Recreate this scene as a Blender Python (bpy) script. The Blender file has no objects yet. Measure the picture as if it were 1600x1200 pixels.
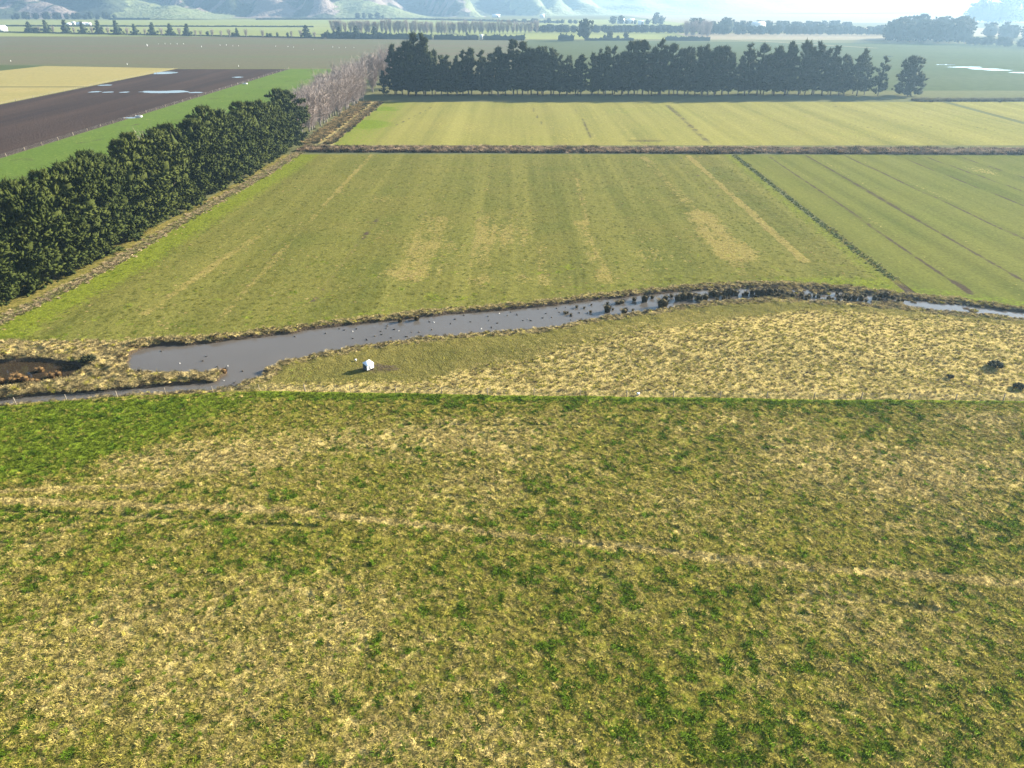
import bpy, math, random
import numpy as np
from mathutils import Vector

C = bpy.context.scene
COL = C.collection
rng = np.random.default_rng(7)
random.seed(7)
R = math.radians

# ------------------------------------------------------------------ camera
CAM_H, PITCH, FPX = 50.0, R(28.4), 1109.0
cam = bpy.data.cameras.new('camera')
cam.sensor_fit = 'HORIZONTAL'
cam.sensor_width = 36.0
cam.lens = FPX / 1600 * 36.0
cam.clip_start = 0.5
cam.clip_end = 30000
cam_o = bpy.data.objects.new('camera', cam)
COL.objects.link(cam_o)
cam_o.location = (0, 0, CAM_H)
cam_o.rotation_euler = (R(90) - PITCH, 0, 0)
C.camera = cam_o

# ------------------------------------------------------------------ sky, sun, exposure
SUN_EL, SUN_AZ = R(20), R(64)          # azimuth clockwise from the view direction
world = bpy.data.worlds.new('World')
C.world = world
world.use_nodes = True
wn = world.node_tree
bg = wn.nodes['Background']
sky = wn.nodes.new('ShaderNodeTexSky')
sky.sky_type = 'NISHITA'
sky.sun_disc = False
sky.sun_elevation = SUN_EL
sky.sun_rotation = SUN_AZ
sky.air_density = 1.0
sky.dust_density = 0.8
wn.links.new(sky.outputs[0], bg.inputs[0])
bg.inputs[1].default_value = 0.05
sun = bpy.data.lights.new('sun', 'SUN')
sun.energy = 5.0
sun.angle = R(0.53)
sun.color = (1.0, 0.91, 0.74)
sun_o = bpy.data.objects.new('sun', sun)
COL.objects.link(sun_o)
SUN_DIR = Vector((math.cos(SUN_EL) * math.sin(SUN_AZ), math.cos(SUN_EL) * math.cos(SUN_AZ), math.sin(SUN_EL)))
sun_o.rotation_euler = SUN_DIR.to_track_quat('Z', 'Y').to_euler()
C.view_settings.view_transform = 'Standard'
C.view_settings.look = 'None'
C.view_settings.gamma = 1.0
C.view_settings.use_curve_mapping = False
C.view_settings.exposure = 2.45
C.cycles.max_bounces = 6
C.cycles.diffuse_bounces = 2
C.cycles.glossy_bounces = 2
C.cycles.transparent_max_bounces = 8
C.cycles.volume_bounces = 0
C.cycles.caustics_reflective = False
C.cycles.caustics_refractive = False

# ------------------------------------------------------------------ haze
HAZE_DENSITY = 1.7e-4

# ------------------------------------------------------------------ where things stand: sight lines met with the ground
def G(px, py, z=0.0):
    px = np.asarray(px, float); py = np.asarray(py, float)
    v = (600 - py) / FPX; u = (px - 800) / FPX
    h = math.cos(PITCH) + v * math.sin(PITCH)
    vz = -math.sin(PITCH) + v * math.cos(PITCH)
    t = (CAM_H - z) / -vz
    return u * t, h * t

def AT(px, py, Y):
    v = (600 - py) / FPX; u = (px - 800) / FPX
    h = math.cos(PITCH) + v * math.sin(PITCH)
    vz = -math.sin(PITCH) + v * math.cos(PITCH)
    return u * Y / h, CAM_H + vz * Y / h

# ------------------------------------------------------------------ noise for shapes and planting
_lat = [np.random.default_rng(s).random((256, 256)) for s in range(40, 46)]
def vnoise(x, y, k=0):
    L = _lat[k % 6]
    xi = np.floor(x).astype(int); yi = np.floor(y).astype(int)
    fx = x - xi; fy = y - yi
    fx = fx * fx * (3 - 2 * fx); fy = fy * fy * (3 - 2 * fy)
    a = L[xi & 255, yi & 255]; b = L[(xi + 1) & 255, yi & 255]
    c = L[xi & 255, (yi + 1) & 255]; d = L[(xi + 1) & 255, (yi + 1) & 255]
    return (a * (1 - fx) + b * fx) * (1 - fy) + (c * (1 - fx) + d * fx) * fy
def fbm(x, y, s, o=4, k=0):
    x = np.asarray(x, float) / s + 31.7 * k; y = np.asarray(y, float) / s + 17.3 * k
    t = 0; a = 0.5; n = 0
    for i in range(o):
        t = t + a * vnoise(x, y, k + i); n += a; a *= 0.55; x = x * 2.03 + 5.1; y = y * 2.03 + 9.7
    return t / n
def sstep(a, b, x):
    t = np.clip((x - a) / (b - a), 0, 1)
    return t * t * (3 - 2 * t)

# ------------------------------------------------------------------ objects
def tag(o, label=None, cat=None, group=None, kind=None):
    if label: o['label'] = label
    if cat: o['category'] = cat
    if group: o['group'] = group
    if kind: o['kind'] = kind
    return o

def mesh_np(name, V, F, mat=None, smooth=False, attrs=None):
    """V (n,3), F (m,3) or (m,4) or list of both kinds"""
    me = bpy.data.meshes.new(name)
    V = np.asarray(V, np.float32)
    Fs = F if isinstance(F, list) else [F]
    Fs = [np.asarray(f, np.int32) for f in Fs if len(f)]
    me.vertices.add(len(V)); me.vertices.foreach_set('co', V.ravel())
    loops = np.concatenate([f.ravel() for f in Fs])
    sizes = np.concatenate([np.full(len(f), f.shape[1], np.int32) for f in Fs])
    starts = np.concatenate([[0], np.cumsum(sizes)[:-1]]).astype(np.int32)
    me.loops.add(len(loops)); me.loops.foreach_set('vertex_index', loops)
    me.polygons.add(len(sizes)); me.polygons.foreach_set('loop_start', starts)
    if smooth: me.polygons.foreach_set('use_smooth', np.ones(len(sizes), bool))
    for k, a in (attrs or {}).items():
        at = me.attributes.new(k, 'FLOAT_COLOR', 'POINT')
        rgba = np.ones((len(V), 4), np.float32); rgba[:, :a.shape[1]] = a
        at.data.foreach_set('color', rgba.ravel())
    me.update(calc_edges=True)
    if mat: me.materials.append(mat)
    return me

def obj(name, me, parent=None, loc=None):
    o = bpy.data.objects.new(name, me)
    COL.objects.link(o)
    if parent: o.parent = parent
    if loc: o.location = loc
    return o

def empty(name, loc, rz=0):
    o = bpy.data.objects.new(name, None)
    o.empty_display_size = 0.5
    COL.objects.link(o)
    o.location = loc; o.rotation_euler.z = rz
    return o

KIDS = {}
def kid(name, me, root):
    o = obj(name, me, root)
    KIDS.setdefault(root.name, []).append(o)
    return o
def copy_tree(root, loc, rz=0, sc=1.0, label=None, group=None):
    r = root.copy(); COL.objects.link(r)
    r.location = loc; r.rotation_euler = (0, 0, rz)
    r.scale = (sc, sc, sc) if np.isscalar(sc) else sc
    for c0 in KIDS.get(root.name, []):
        c = c0.copy(); COL.objects.link(c); c.parent = r
    if label: r['label'] = label
    if group: r['group'] = group
    return r

class MB:
    def __init__(s): s.V = []; s.Q = []; s.T = []; s.n = 0
    def add(s, V, Q=(), T=()):
        V = np.asarray(V, float)
        s.V.append(V)
        if len(Q): s.Q.append(np.asarray(Q) + s.n)
        if len(T): s.T.append(np.asarray(T) + s.n)
        s.n += len(V)
    def box(s, c, d, rz=0, taper=1.0):
        x, y, z = d[0] / 2, d[1] / 2, d[2] / 2
        V = np.array([[-x, -y, -z], [x, -y, -z], [x, y, -z], [-x, y, -z], [-x * taper, -y * taper, z], [x * taper, -y * taper, z], [x * taper, y * taper, z], [-x * taper, y * taper, z]])
        ca, sa = math.cos(rz), math.sin(rz)
        V = np.c_[V[:, 0] * ca - V[:, 1] * sa, V[:, 0] * sa + V[:, 1] * ca, V[:, 2]] + np.array(c)
        s.add(V, [[0, 3, 2, 1], [4, 5, 6, 7], [0, 1, 5, 4], [1, 2, 6, 5], [2, 3, 7, 6], [3, 0, 4, 7]])
    def tube(s, pts, rad, n=6, cap=True):
        pts = np.asarray(pts, float)
        rings = []
        for i, p in enumerate(pts):
            d = pts[min(i + 1, len(pts) - 1)] - pts[max(i - 1, 0)]
            d = d / (np.linalg.norm(d) + 1e-9)
            a = np.cross(d, [0, 0, 1.0]) if abs(d[2]) < 0.95 else np.cross(d, [1.0, 0, 0])
            a /= np.linalg.norm(a); b = np.cross(d, a)
            t = np.linspace(0, 2 * math.pi, n, endpoint=False)
            r = rad[i] if hasattr(rad, '__len__') else rad
            rings.append(p + r * (np.cos(t)[:, None] * a + np.sin(t)[:, None] * b))
        V = np.concatenate(rings); Q = []
        for i in range(len(pts) - 1):
            for j in range(n):
                k = (j + 1) % n
                Q.append([i * n + j, i * n + k, (i + 1) * n + k, (i + 1) * n + j])
        T = []
        if cap:
            for j in range(1, n - 1):
                T.append([0, j + 1, j]); b = (len(pts) - 1) * n; T.append([b, b + j, b + j + 1])
        s.add(V, Q, T)
    def mesh(s, name, mat, smooth=False, attrs=None):
        F = []
        if s.Q: F.append(np.concatenate(s.Q))
        if s.T: F.append(np.concatenate(s.T))
        return mesh_np(name, np.concatenate(s.V), F, mat, smooth, attrs)

# ------------------------------------------------------------------ materials
class NT:
    def __init__(s, name):
        s.m = bpy.data.materials.new(name); s.m.use_nodes = True
        s.t = s.m.node_tree; s.b = s.t.nodes['Principled BSDF']
        s.b.inputs['Specular IOR Level'].default_value = 0.25
    def n(s, typ, **kw):
        d = s.t.nodes.new(typ)
        for k, v in kw.items(): setattr(d, k, v)
        return d
    def l(s, a, b): s.t.links.new(a, b)
    def pos(s, scale=(1, 1, 1)):
        g = s.n('ShaderNodeNewGeometry')
        if scale == (1, 1, 1): return g.outputs['Position']
        m = s.n('ShaderNodeVectorMath', operation='MULTIPLY'); s.l(g.outputs['Position'], m.inputs[0]); m.inputs[1].default_value = scale
        return m.outputs[0]
    def noise(s, vec, scale, detail=3, rough=0.55, off=0):
        d = s.n('ShaderNodeTexNoise'); d.inputs['Scale'].default_value = scale; d.inputs['Detail'].default_value = detail; d.inputs['Roughness'].default_value = rough
        if off:
            a = s.n('ShaderNodeVectorMath', operation='ADD'); s.l(vec, a.inputs[0]); a.inputs[1].default_value = (off, off * 1.7, off * 0.3); vec = a.outputs[0]
        s.l(vec, d.inputs['Vector']); return d.outputs['Fac']
    def ramp(s, f, a, b):
        d = s.n('ShaderNodeMapRange', clamp=True); s.l(f, d.inputs['Value']); d.inputs['From Min'].default_value = a; d.inputs['From Max'].default_value = b
        return d.outputs['Result']
    def mix(s, f, a, b, blend='MIX'):
        d = s.n('ShaderNodeMix', data_type='RGBA', blend_type=blend)
        for sock, v in ((d.inputs['Factor'], f), (d.inputs['A'], a), (d.inputs['B'], b)):
            if hasattr(v, 'default_value') or hasattr(v, 'is_linked'): s.l(v, sock)
            elif isinstance(v, (int, float)): sock.default_value = v
            else: sock.default_value = (*v, 1)
        return d.outputs['Result']
    def math(s, op, a, b=0.0):
        d = s.n('ShaderNodeMath', operation=op)
        for sock, v in ((d.inputs[0], a), (d.inputs[1], b)):
            if isinstance(v, (int, float)): sock.default_value = v
            else: s.l(v, sock)
        return d.outputs[0]
    def bump(s, h, dist, strength=1.0):
        d = s.n('ShaderNodeBump'); d.inputs['Distance'].default_value = dist; d.inputs['Strength'].default_value = strength
        s.l(h, d.inputs['Height']); s.l(d.outputs['Normal'], s.b.inputs['Normal'])
    def done(s, col, rough=0.9):
        if isinstance(col, tuple): s.b.inputs['Base Color'].default_value = (*col, 1)
        else: s.l(col, s.b.inputs['Base Color'])
        s.b.inputs['Roughness'].default_value = rough
        return s.m

def plain(name, col, rough=0.85, var=0.25, scale=2.0):
    t = NT(name)
    f = t.noise(t.pos(), scale, 4)
    return t.done(t.mix(f, tuple(c * (1 - var) for c in col), tuple(min(1, c * (1 + var)) for c in col)), rough)

# ground cover colours (real-world reflectance)
GREEN = (0.075, 0.098, 0.018)
LUSH = (0.105, 0.140, 0.013)
DEEP = (0.036, 0.060, 0.005)
STRAW = (0.335, 0.258, 0.094)
OLIVE = (0.215, 0.188, 0.036)
MUD_AND_SHADE = (0.060, 0.045, 0.030)  # wet soil; also the tone for shade painted into the cover

def cover_mat(name, base, base2, fine=9.0, bumps=((1.6, 0.10), (7.0, 0.05)), stripe=0.0, patch=0.12, mottle=0.35, dry=STRAW, lushc=LUSH):
    """ground cover: base colours mottled, plus what the point attribute 'cover' (straw, lush, mud and painted shade) says grows there"""
    t = NT(name)
    p = t.pos()
    big = t.ramp(t.noise(p, patch, 4, 0.6), 0.35, 0.65)
    col = t.mix(big, base, base2)
    mid = t.ramp(t.noise(p, 1.1, 4, 0.65, 7), 0.30, 0.70)
    fin = t.ramp(t.noise(p, fine, 3, 0.65, 3), 0.25, 0.75)
    if stripe:
        sp = t.pos((1, 0.02, 1))
        st = t.ramp(t.noise(sp, stripe, 3, 0.6, 5), 0.3, 0.7)
        col = t.mix(t.math('MULTIPLY', st, 0.8), col, tuple(min(1, c * 1.45) for c in base2))
    at = t.n('ShaderNodeAttribute', attribute_name='cover')
    sep = t.n('ShaderNodeSeparateColor'); t.l(at.outputs['Color'], sep.inputs[0])
    def edge(sock):       # a ragged edge: the attribute against fine noise
        e = t.math('ADD', sock, t.math('MULTIPLY', t.math('SUBTRACT', t.math('ADD', t.math('MULTIPLY', mid, 0.6), t.math('MULTIPLY', fin, 0.4)), 0.5), 0.9))
        return t.ramp(e, 0.32, 0.68)
    straw = t.mix(fin, tuple(c * 0.72 for c in dry), tuple(c * 1.2 for c in dry))
    col = t.mix(edge(sep.outputs[0]), col, straw)
    lush = t.mix(fin, tuple(c * 0.75 for c in lushc), tuple(c * 1.25 for c in lushc))
    col = t.mix(edge(sep.outputs[1]), col, lush)
    col = t.mix(edge(sep.outputs[2]), col, MUD_AND_SHADE)
    v = t.mix(fin, (1 - mottle,) * 3, (1 + mottle,) * 3)
    col = t.mix(1.0, col, v, 'MULTIPLY')
    v2 = t.mix(mid, (1 - mottle * 0.6,) * 3, (1 + mottle * 0.6,) * 3)
    col = t.mix(1.0, col, v2, 'MULTIPLY')
    h = None
    for sc, amp in bumps:
        k = t.math('MULTIPLY', t.noise(p, sc, 3, 0.6, 11), amp)
        h = k if h is None else t.math('ADD', h, k)
    t.bump(h, 1.0)
    t.b.inputs['Specular IOR Level'].default_value = 0.0
    return t.done(col, 0.95)

M = {}
M['pasture_near'] = cover_mat('near_pasture_grass', (0.185, 0.155, 0.034), (0.118, 0.122, 0.018), 8.0, ((0.9, 0.16), (3.5, 0.10), (11, 0.04)), mottle=0.5)
M['wetland'] = cover_mat('rank_dry_grass', (0.125, 0.106, 0.031), (0.098, 0.090, 0.024), 6.0, ((1.0, 0.20), (4.0, 0.10)))
M['pasture_mid'] = cover_mat('mown_pasture_grass', (0.075, 0.083, 0.018), (0.103, 0.096, 0.024), 4.0, ((0.8, 0.12), (2.6, 0.07)), stripe=0.22, patch=0.05, mottle=0.36, lushc=(0.115, 0.132, 0.016), dry=(0.185, 0.152, 0.046))
M['pasture_right'] = cover_mat('even_pasture_grass', (0.073, 0.085, 0.018), (0.095, 0.096, 0.022), 2.0, ((0.8, 0.08), (2.6, 0.05)), stripe=0.18, patch=0.03, mottle=0.24)
M['pasture_far'] = cover_mat('far_pasture_grass', (0.126, 0.126, 0.032), (0.158, 0.144, 0.040), 1.5, ((0.6, 0.10),), stripe=0.12, patch=0.02, mottle=0.24)
M['strip'] = cover_mat('lush_strip_grass', (0.075, 0.115, 0.020), (0.085, 0.125, 0.024), 1.5, ((0.7, 0.10),), patch=0.03, mottle=0.22)
M['plain'] = cover_mat('plain_grass', (0.10, 0.105, 0.045), (0.12, 0.115, 0.055), 0.3, ((0.2, 0.2),), patch=0.004, mottle=0.12)

def field_mat(name, a, b, patch, fine, stripe=(1, 1, 1), amp=0.1, bump_sc=0.7):
    t = NT(name)
    p = t.pos(stripe)
    f = t.ramp(t.noise(p, patch, 5, 0.65), 0.3, 0.7)
    g = t.noise(t.pos(), fine, 3, 0.7, 4)
    col = t.mix(f, a, b)
    col = t.mix(1.0, col, t.mix(g, (0.7,) * 3, (1.3,) * 3), 'MULTIPLY')
    t.bump(t.math('MULTIPLY', t.noise(t.pos(), bump_sc, 3, 0.6), amp), 1.0)
    t.b.inputs['Specular IOR Level'].default_value = 0.0
    return t.done(col, 0.95)
M['plough'] = field_mat('ploughed_soil', (0.034, 0.025, 0.022), (0.062, 0.042, 0.033), 0.035, 0.55, (1.6, 0.10, 1), 0.30, 0.9)
M['stubble'] = field_mat('dry_stubble', (0.21, 0.185, 0.070), (0.255, 0.21, 0.085), 0.02, 0.5, (0.25, 1, 1))
M['greyfield'] = field_mat('bare_grey_field', (0.108, 0.088, 0.058), (0.092, 0.100, 0.050), 0.020, 0.3, (0.08, 1, 1), 0.05)
M['greenfield'] = field_mat('far_green_field', (0.060, 0.076, 0.030), (0.075, 0.085, 0.038), 0.01, 0.2, (0.3, 1, 1), 0.1)
M['paleplain'] = field_mat('pale_far_paddock', (0.16, 0.18, 0.06), (0.20, 0.21, 0.08), 0.004, 0.1, (0.2, 1, 1), 0.1)
M['tanplain'] = field_mat('tan_far_paddock', (0.20, 0.165, 0.11), (0.235, 0.20, 0.13), 0.004, 0.1, (0.2, 1, 1), 0.1)
M['track'] = field_mat('dry_track_grass', (0.32, 0.25, 0.10), (0.17, 0.15, 0.06), 0.12, 1.5, (1, 0.1, 1))
M['drainmud'] = field_mat('wet_drain_mud', (0.030, 0.030, 0.020), (0.055, 0.05, 0.03), 0.3, 1.5)

def foliage_mat(name, a, b, scale=0.6, trans=0.0):
    t = NT(name)
    oi = t.n('ShaderNodeObjectInfo')
    f = t.noise(t.pos(), scale, 3, 0.6)
    f = t.math('ADD', t.math('MULTIPLY', t.ramp(f, 0.3, 0.7), 0.55), t.math('MULTIPLY', oi.outputs['Random'], 0.45))
    m = t.done(t.mix(f, a, b), 0.75)
    t.b.inputs['Specular IOR Level'].default_value = 0.05
    return m
M['pine'] = foliage_mat('pine_needles', (0.017, 0.026, 0.006), (0.056, 0.066, 0.014), 0.5)
M['pine_dark'] = foliage_mat('dark_pine_needles', (0.013, 0.021, 0.007), (0.044, 0.050, 0.014), 0.25)
M['evergreen'] = foliage_mat('evergreen_leaves', (0.018, 0.028, 0.012), (0.035, 0.046, 0.018), 0.3)
M['bark'] = plain('pine_bark', (0.11, 0.085, 0.065), 0.9, 0.35, 3)
M['twig'] = plain('bare_twigs', (0.27, 0.222, 0.198), 0.9, 0.2, 0.2)
M['twig_grey'] = plain('grey_bare_twigs', (0.21, 0.19, 0.165), 0.9, 0.2, 0.2)
M['rush'] = foliage_mat('brown_rushes', (0.040, 0.032, 0.014), (0.10, 0.075, 0.030), 1.5)
M['rush_tan'] = foliage_mat('rusty_rushes', (0.10, 0.060, 0.026), (0.18, 0.11, 0.046), 1.5)
M['scrub'] = foliage_mat('dark_scrub', (0.020, 0.026, 0.012), (0.05, 0.05, 0.024), 1.5)
M['post'] = plain('weathered_timber', (0.21, 0.175, 0.13), 0.9, 0.3, 5)
M['wire'] = plain('galvanised_wire', (0.35, 0.35, 0.34), 0.5, 0.1, 5)
M['white'] = plain('white_paint', (0.60, 0.61, 0.60), 0.6, 0.06, 3)
M['whiter'] = plain('white_sheet_iron', (0.82, 0.83, 0.85), 0.4, 0.04, 3)
M['shade_and_cover'] = plain('hut_shade_and_cover_grey', (0.05, 0.068, 0.085), 0.7, 0.1, 3)  # dark tone painting the hut's shaded side; also the trough cover
M['darkwood'] = plain('dark_timber', (0.07, 0.06, 0.05), 0.9, 0.3, 4)
M['duck'] = plain('dark_feathers', (0.035, 0.030, 0.026), 0.7, 0.4, 6)
M['duck_w'] = plain('white_feathers', (0.50, 0.47, 0.42), 0.7, 0.2, 6)
M['beak'] = plain('beak_horn', (0.16, 0.12, 0.05), 0.6, 0.1, 6)
M['roof'] = plain('grey_roof', (0.30, 0.31, 0.33), 0.6, 0.1, 2)

def water_mat(name, base, rough=0.04, wave=0.012):
    t = NT(name)
    t.b.inputs['IOR'].default_value = 1.33
    t.b.inputs['Specular IOR Level'].default_value = 0.5
    h = t.math('ADD', t.math('MULTIPLY', t.noise(t.pos((1, 1.6, 1)), 0.7, 3), wave), t.math('MULTIPLY', t.noise(t.pos(), 5.0, 2), wave * 0.12))
    t.bump(h, 1.0)
    f = t.ramp(t.noise(t.pos(), 0.06, 3), 0.3, 0.7)
    return t.done(t.mix(f, base, tuple(c * 1.2 for c in base)), rough)
M['water'] = water_mat('muddy_water', (0.078, 0.068, 0.058))
M['water_dark'] = water_mat('dark_pond_water', (0.030, 0.022, 0.014), 0.03, 0.004)  # darker, browner base than the stream water
M['puddle'] = water_mat('puddle_water', (0.09, 0.085, 0.08), 0.03, 0.003)

# tufts take their colour from the point they grow on
def tuft_mat(name, var=0.3):
    t = NT(name)
    at = t.n('ShaderNodeAttribute', attribute_name='tint', attribute_type='INSTANCER')
    f = t.noise(t.pos(), 9.0, 2)
    m = t.done(t.mix(1.0, at.outputs['Color'], t.mix(f, (1 - var,) * 3, (1 + var,) * 3), 'MULTIPLY'), 0.9)
    t.b.inputs['Specular IOR Level'].default_value = 0.0
    return m
M['tuft'] = tuft_mat('tuft_blades')

# ------------------------------------------------------------------ water outline of the stream, spit, ponds
north = [(200, 572), (201, 560), (205, 553), (222, 545), (260, 540), (330, 536), (400, 527), (450, 521), (520, 511), (600, 502), (680, 493), (760, 487), (850, 479), (930, 469), (1000, 462), (1080, 454), (1150, 449), (1250, 449), (1330, 455), (1400, 465), (1450, 470), (1500, 474), (1560, 483), (1600, 489), (1760, 512)]
south = [(1760, 526), (1600, 499), (1560, 495), (1470, 488), (1400, 479), (1300, 473), (1200, 468), (1120, 473), (1060, 481), (1000, 489), (930, 498), (870, 511), (830, 516), (760, 521), (680, 527), (610, 535), (560, 542), (500, 553), (440, 568), (412, 579), (409, 590), (362, 606), (300, 613), (220, 617), (140, 624), (60, 630), (0, 636), (-140, 650)]
spit = [(-140, 634), (0, 624), (100, 616), (180, 610), (250, 603), (300, 600), (335, 595), (352, 586), (343, 580), (300, 584), (240, 586), (208, 581)]
pond = [(-90, 585), (-60, 570), (0, 566), (50, 563), (100, 565), (126, 571), (133, 580), (112, 592), (60, 602), (0, 609), (-60, 610)]
def world_poly(pp):
    a = np.array(pp, float); x, y = G(a[:, 0], a[:, 1], -0.4)
    return np.c_[x, y]
STREAM = world_poly(north + south + spit)
POND = world_poly(pond)
NORTH = world_poly(north)
def sdf(P, poly):
    """signed distance to a polygon, negative inside"""
    d = np.full(len(P), 1e9); ins = np.zeros(len(P), bool)
    n = len(poly)
    for i in range(n):
        a = poly[i]; b = poly[(i + 1) % n]; e = b - a
        w = P - a
        t = np.clip((w @ e) / (e @ e), 0, 1)
        d = np.minimum(d, np.hypot(*(w - t[:, None] * e).T))
        c = (a[1] > P[:, 1]) != (b[1] > P[:, 1])
        with np.errstate(divide='ignore', invalid='ignore'):
            xx = a[0] + (P[:, 1] - a[1]) / (b[1] - a[1]) * e[0]
        ins ^= c & (P[:, 0] < xx)
    return np.where(ins, -d, d)
def stream_d(P):
    w = (fbm(P[:, 0], P[:, 1], 2.2, 3, 2) - 0.5) * 1.3
    return sdf(P, STREAM) + w
def pond_d(P):
    return sdf(P, POND) + (fbm(P[:, 0], P[:, 1], 2.0, 3, 3) - 0.5) * 1.2
# the broken, reedy reach of the stream
def reed_reach(P):
    x0, _ = G(1040, 470); x1, _ = G(1400, 470)
    return sstep(26, 36, P[:, 0]) * (1 - sstep(86, 92, P[:, 0]))

fence_px = [(-200, 652), (0, 637), (140, 627), (220, 620), (300, 617), (420, 613), (600, 617), (800, 621), (1000, 623), (1300, 627), (1600, 630), (1900, 634)]
_f = np.array(fence_px, float); _fx, _fy = G(_f[:, 0], _f[:, 1])
def fence_y(x): return np.interp(x, _fx, _fy)
def north_y(x): return np.interp(x, NORTH[3:, 0], NORTH[3:, 1])

def wet_z(P):
    ds = stream_d(P); dp = pond_d(P)
    d = np.minimum(ds, dp)
    rr = reed_reach(P)
    bed = -0.9 + rr * (0.42 + 0.95 * (fbm(P[:, 0], P[:, 1], 3.0, 4, 4) - 0.5))
    z = bed * (1 - sstep(-1.0, 0.5, d))
    lum = (fbm(P[:, 0], P[:, 1], 1.3, 3, 1) - 0.45) * 0.9
    near = sstep(0.1, 1.0, d) * (1 - sstep(3.0, 6.0, d))
    z = z + near * np.maximum(lum, -0.1) * 0.7
    marsh = (1 - sstep(-42, -36, P[:, 0])) * sstep(0.2, 1.2, d)
    z = z + marsh * np.maximum(lum, 0) * 0.9
    fy = fence_y(P[:, 0]); ny = north_y(P[:, 0])
    inside = sstep(0, 4, P[:, 1] - fy) * sstep(0.5, 9, ds) * sstep(-44, -10, P[:, 0]) * (P[:, 1] < ny)
    z = z + inside * (1.3 * np.exp(-((P[:, 0] - 40) / 42) ** 2 - ((P[:, 1] - 106) / 9) ** 2) + 0.22 * (fbm(P[:, 0], P[:, 1], 1.6, 3, 5) - 0.5))
    out = 1 - sstep(0.0, 2.2, P[:, 1] - ny)
    out = np.maximum(out, 1 - sstep(1.5, 3.0, d))
    edge = sstep(0.2, 2.5, P[:, 1] - (fy + 0.2))
    z = np.where(d > 0.6, z * out * np.maximum(edge, (d < 4) * 0.9), z)
    return z - 0.04 * np.maximum(1 - out, 1 - edge)

WX0, WX1, WY0, WY1 = -130.0, 190.0, 78.0, 178.0
gx = np.arange(WX0, WX1 + 0.01, 0.5); gy = np.arange(WY0, WY1 + 0.01, 0.5)
def grid(gx, gy):
    X, Y = np.meshgrid(gx, gy); nx, ny = len(gx), len(gy)
    i = np.arange(nx * ny).reshape(ny, nx)
    Q = np.stack([i[:-1, :-1], i[:-1, 1:], i[1:, 1:], i[1:, :-1]], -1).reshape(-1, 4)
    return X.ravel(), Y.ravel(), Q
X, Y, Q = grid(gx, gy)
P = np.c_[X, Y]
Z = wet_z(P)
border = (X < WX0 + .1) | (X > WX1 - .1) | (Y < WY0 + .1) | (Y > WY1 - .1)
Z[border] = -0.04
dW = np.minimum(stream_d(P), pond_d(P))

def blob(px, py, rx, ry, soft=0.5, ref=None):
    """a patch on the ground given by where it is seen; rx, ry in metres; returns a mask function"""
    cx, cy = G(px, py)
    cx, cy = float(cx), float(cy)
    def f(x, y):
        r = np.sqrt(((x - cx) / rx) ** 2 + ((y - cy) / ry) ** 2)
        return 1 - sstep(1 - soft, 1 + soft, r)
    return f
def streak(px0, py0, px1, py1, w, soft=0.6):
    x0, y0 = map(float, G(px0, py0)); x1, y1 = map(float, G(px1, py1))
    L2 = (x1 - x0) ** 2 + (y1 - y0) ** 2
    def f(x, y):
        t = ((x - x0) * (x1 - x0) + (y - y0) * (y1 - y0)) / L2
        tc = np.clip(t, 0, 1)
        d = np.hypot(x - x0 - tc * (x1 - x0), y - y0 - tc * (y1 - y0))
        return 1 - sstep(w * (1 - soft), w * (1 + soft), d)
    return f
def polyfade(pp, soft):
    a = np.array(pp, float); x, y = G(a[:, 0], a[:, 1]); W = np.c_[x, y]
    def f(x, y):
        return 1 - sstep(-soft, soft, sdf(np.c_[np.ravel(x), np.ravel(y)], W))
    return f

# cover of the wetland paddock: tall straw over the mound, short olive grass by the water, mud at the brink
wet_straw_poly = polyfade([(640, 640), (640, 590), (800, 545), (960, 512), (1100, 490), (1300, 482), (1500, 497), (1900, 540), (1900, 640)], 4.0)
wet_straw_low = polyfade([(300, 640), (420, 600), (700, 592), (900, 600), (900, 640)], 2.5)
wet_marsh = polyfade([(-300, 640), (-300, 520), (60, 528), (300, 530), (225, 550), (195, 575), (350, 592), (300, 602), (100, 618)], 2.0)
def wet_cover(x, y):
    n1 = fbm(x, y, 7, 4, 1); n2 = fbm(x, y, 2.0, 3, 2)
    s = np.maximum(wet_straw_poly(x, y) * (0.62 + 0.5 * (n1 - 0.5)), wet_straw_low(x, y) * 0.75)
    s = np.maximum(s, wet_marsh(x, y) * 0.85)
    d = np.minimum(stream_d(np.c_[x, y]), pond_d(np.c_[x, y]))
    brink = (1 - sstep(0.9, 3.2, d))
    s = np.maximum(s, brink * 0.55 * (0.4 + n2))
    band = streak(640, 585, 1200, 482, 2.5)(x, y)  # olive grass band; the slope's shadow is put into its colour too
    s = s * (1 - 0.5 * band)
    m = (1 - sstep(-0.2, 0.9, d)) + 0.35 * brink * (n2 > 0.55) + 0.6 * blob(592, 576, 3.2, 1.6)(x, y) + 0.35 * band * n2
    m = m + 0.8 * blob(1400, 455, 5, 5)(x, y)
    lush = sstep(0.55, 0.8, n1) * 0.25 * (1 - s)
    return np.c_[np.clip(s, 0, 1), lush, np.clip(m, 0, 1)]
ground_w = obj('wetland_ground', mesh_np('wetland_ground', np.c_[X, Y, Z], Q, M['wetland'], True, {'cover': wet_cover(X, Y)}))
tag(ground_w, 'rough dry grass flat with the stream bed cut through it', 'ground', kind='structure')

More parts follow.
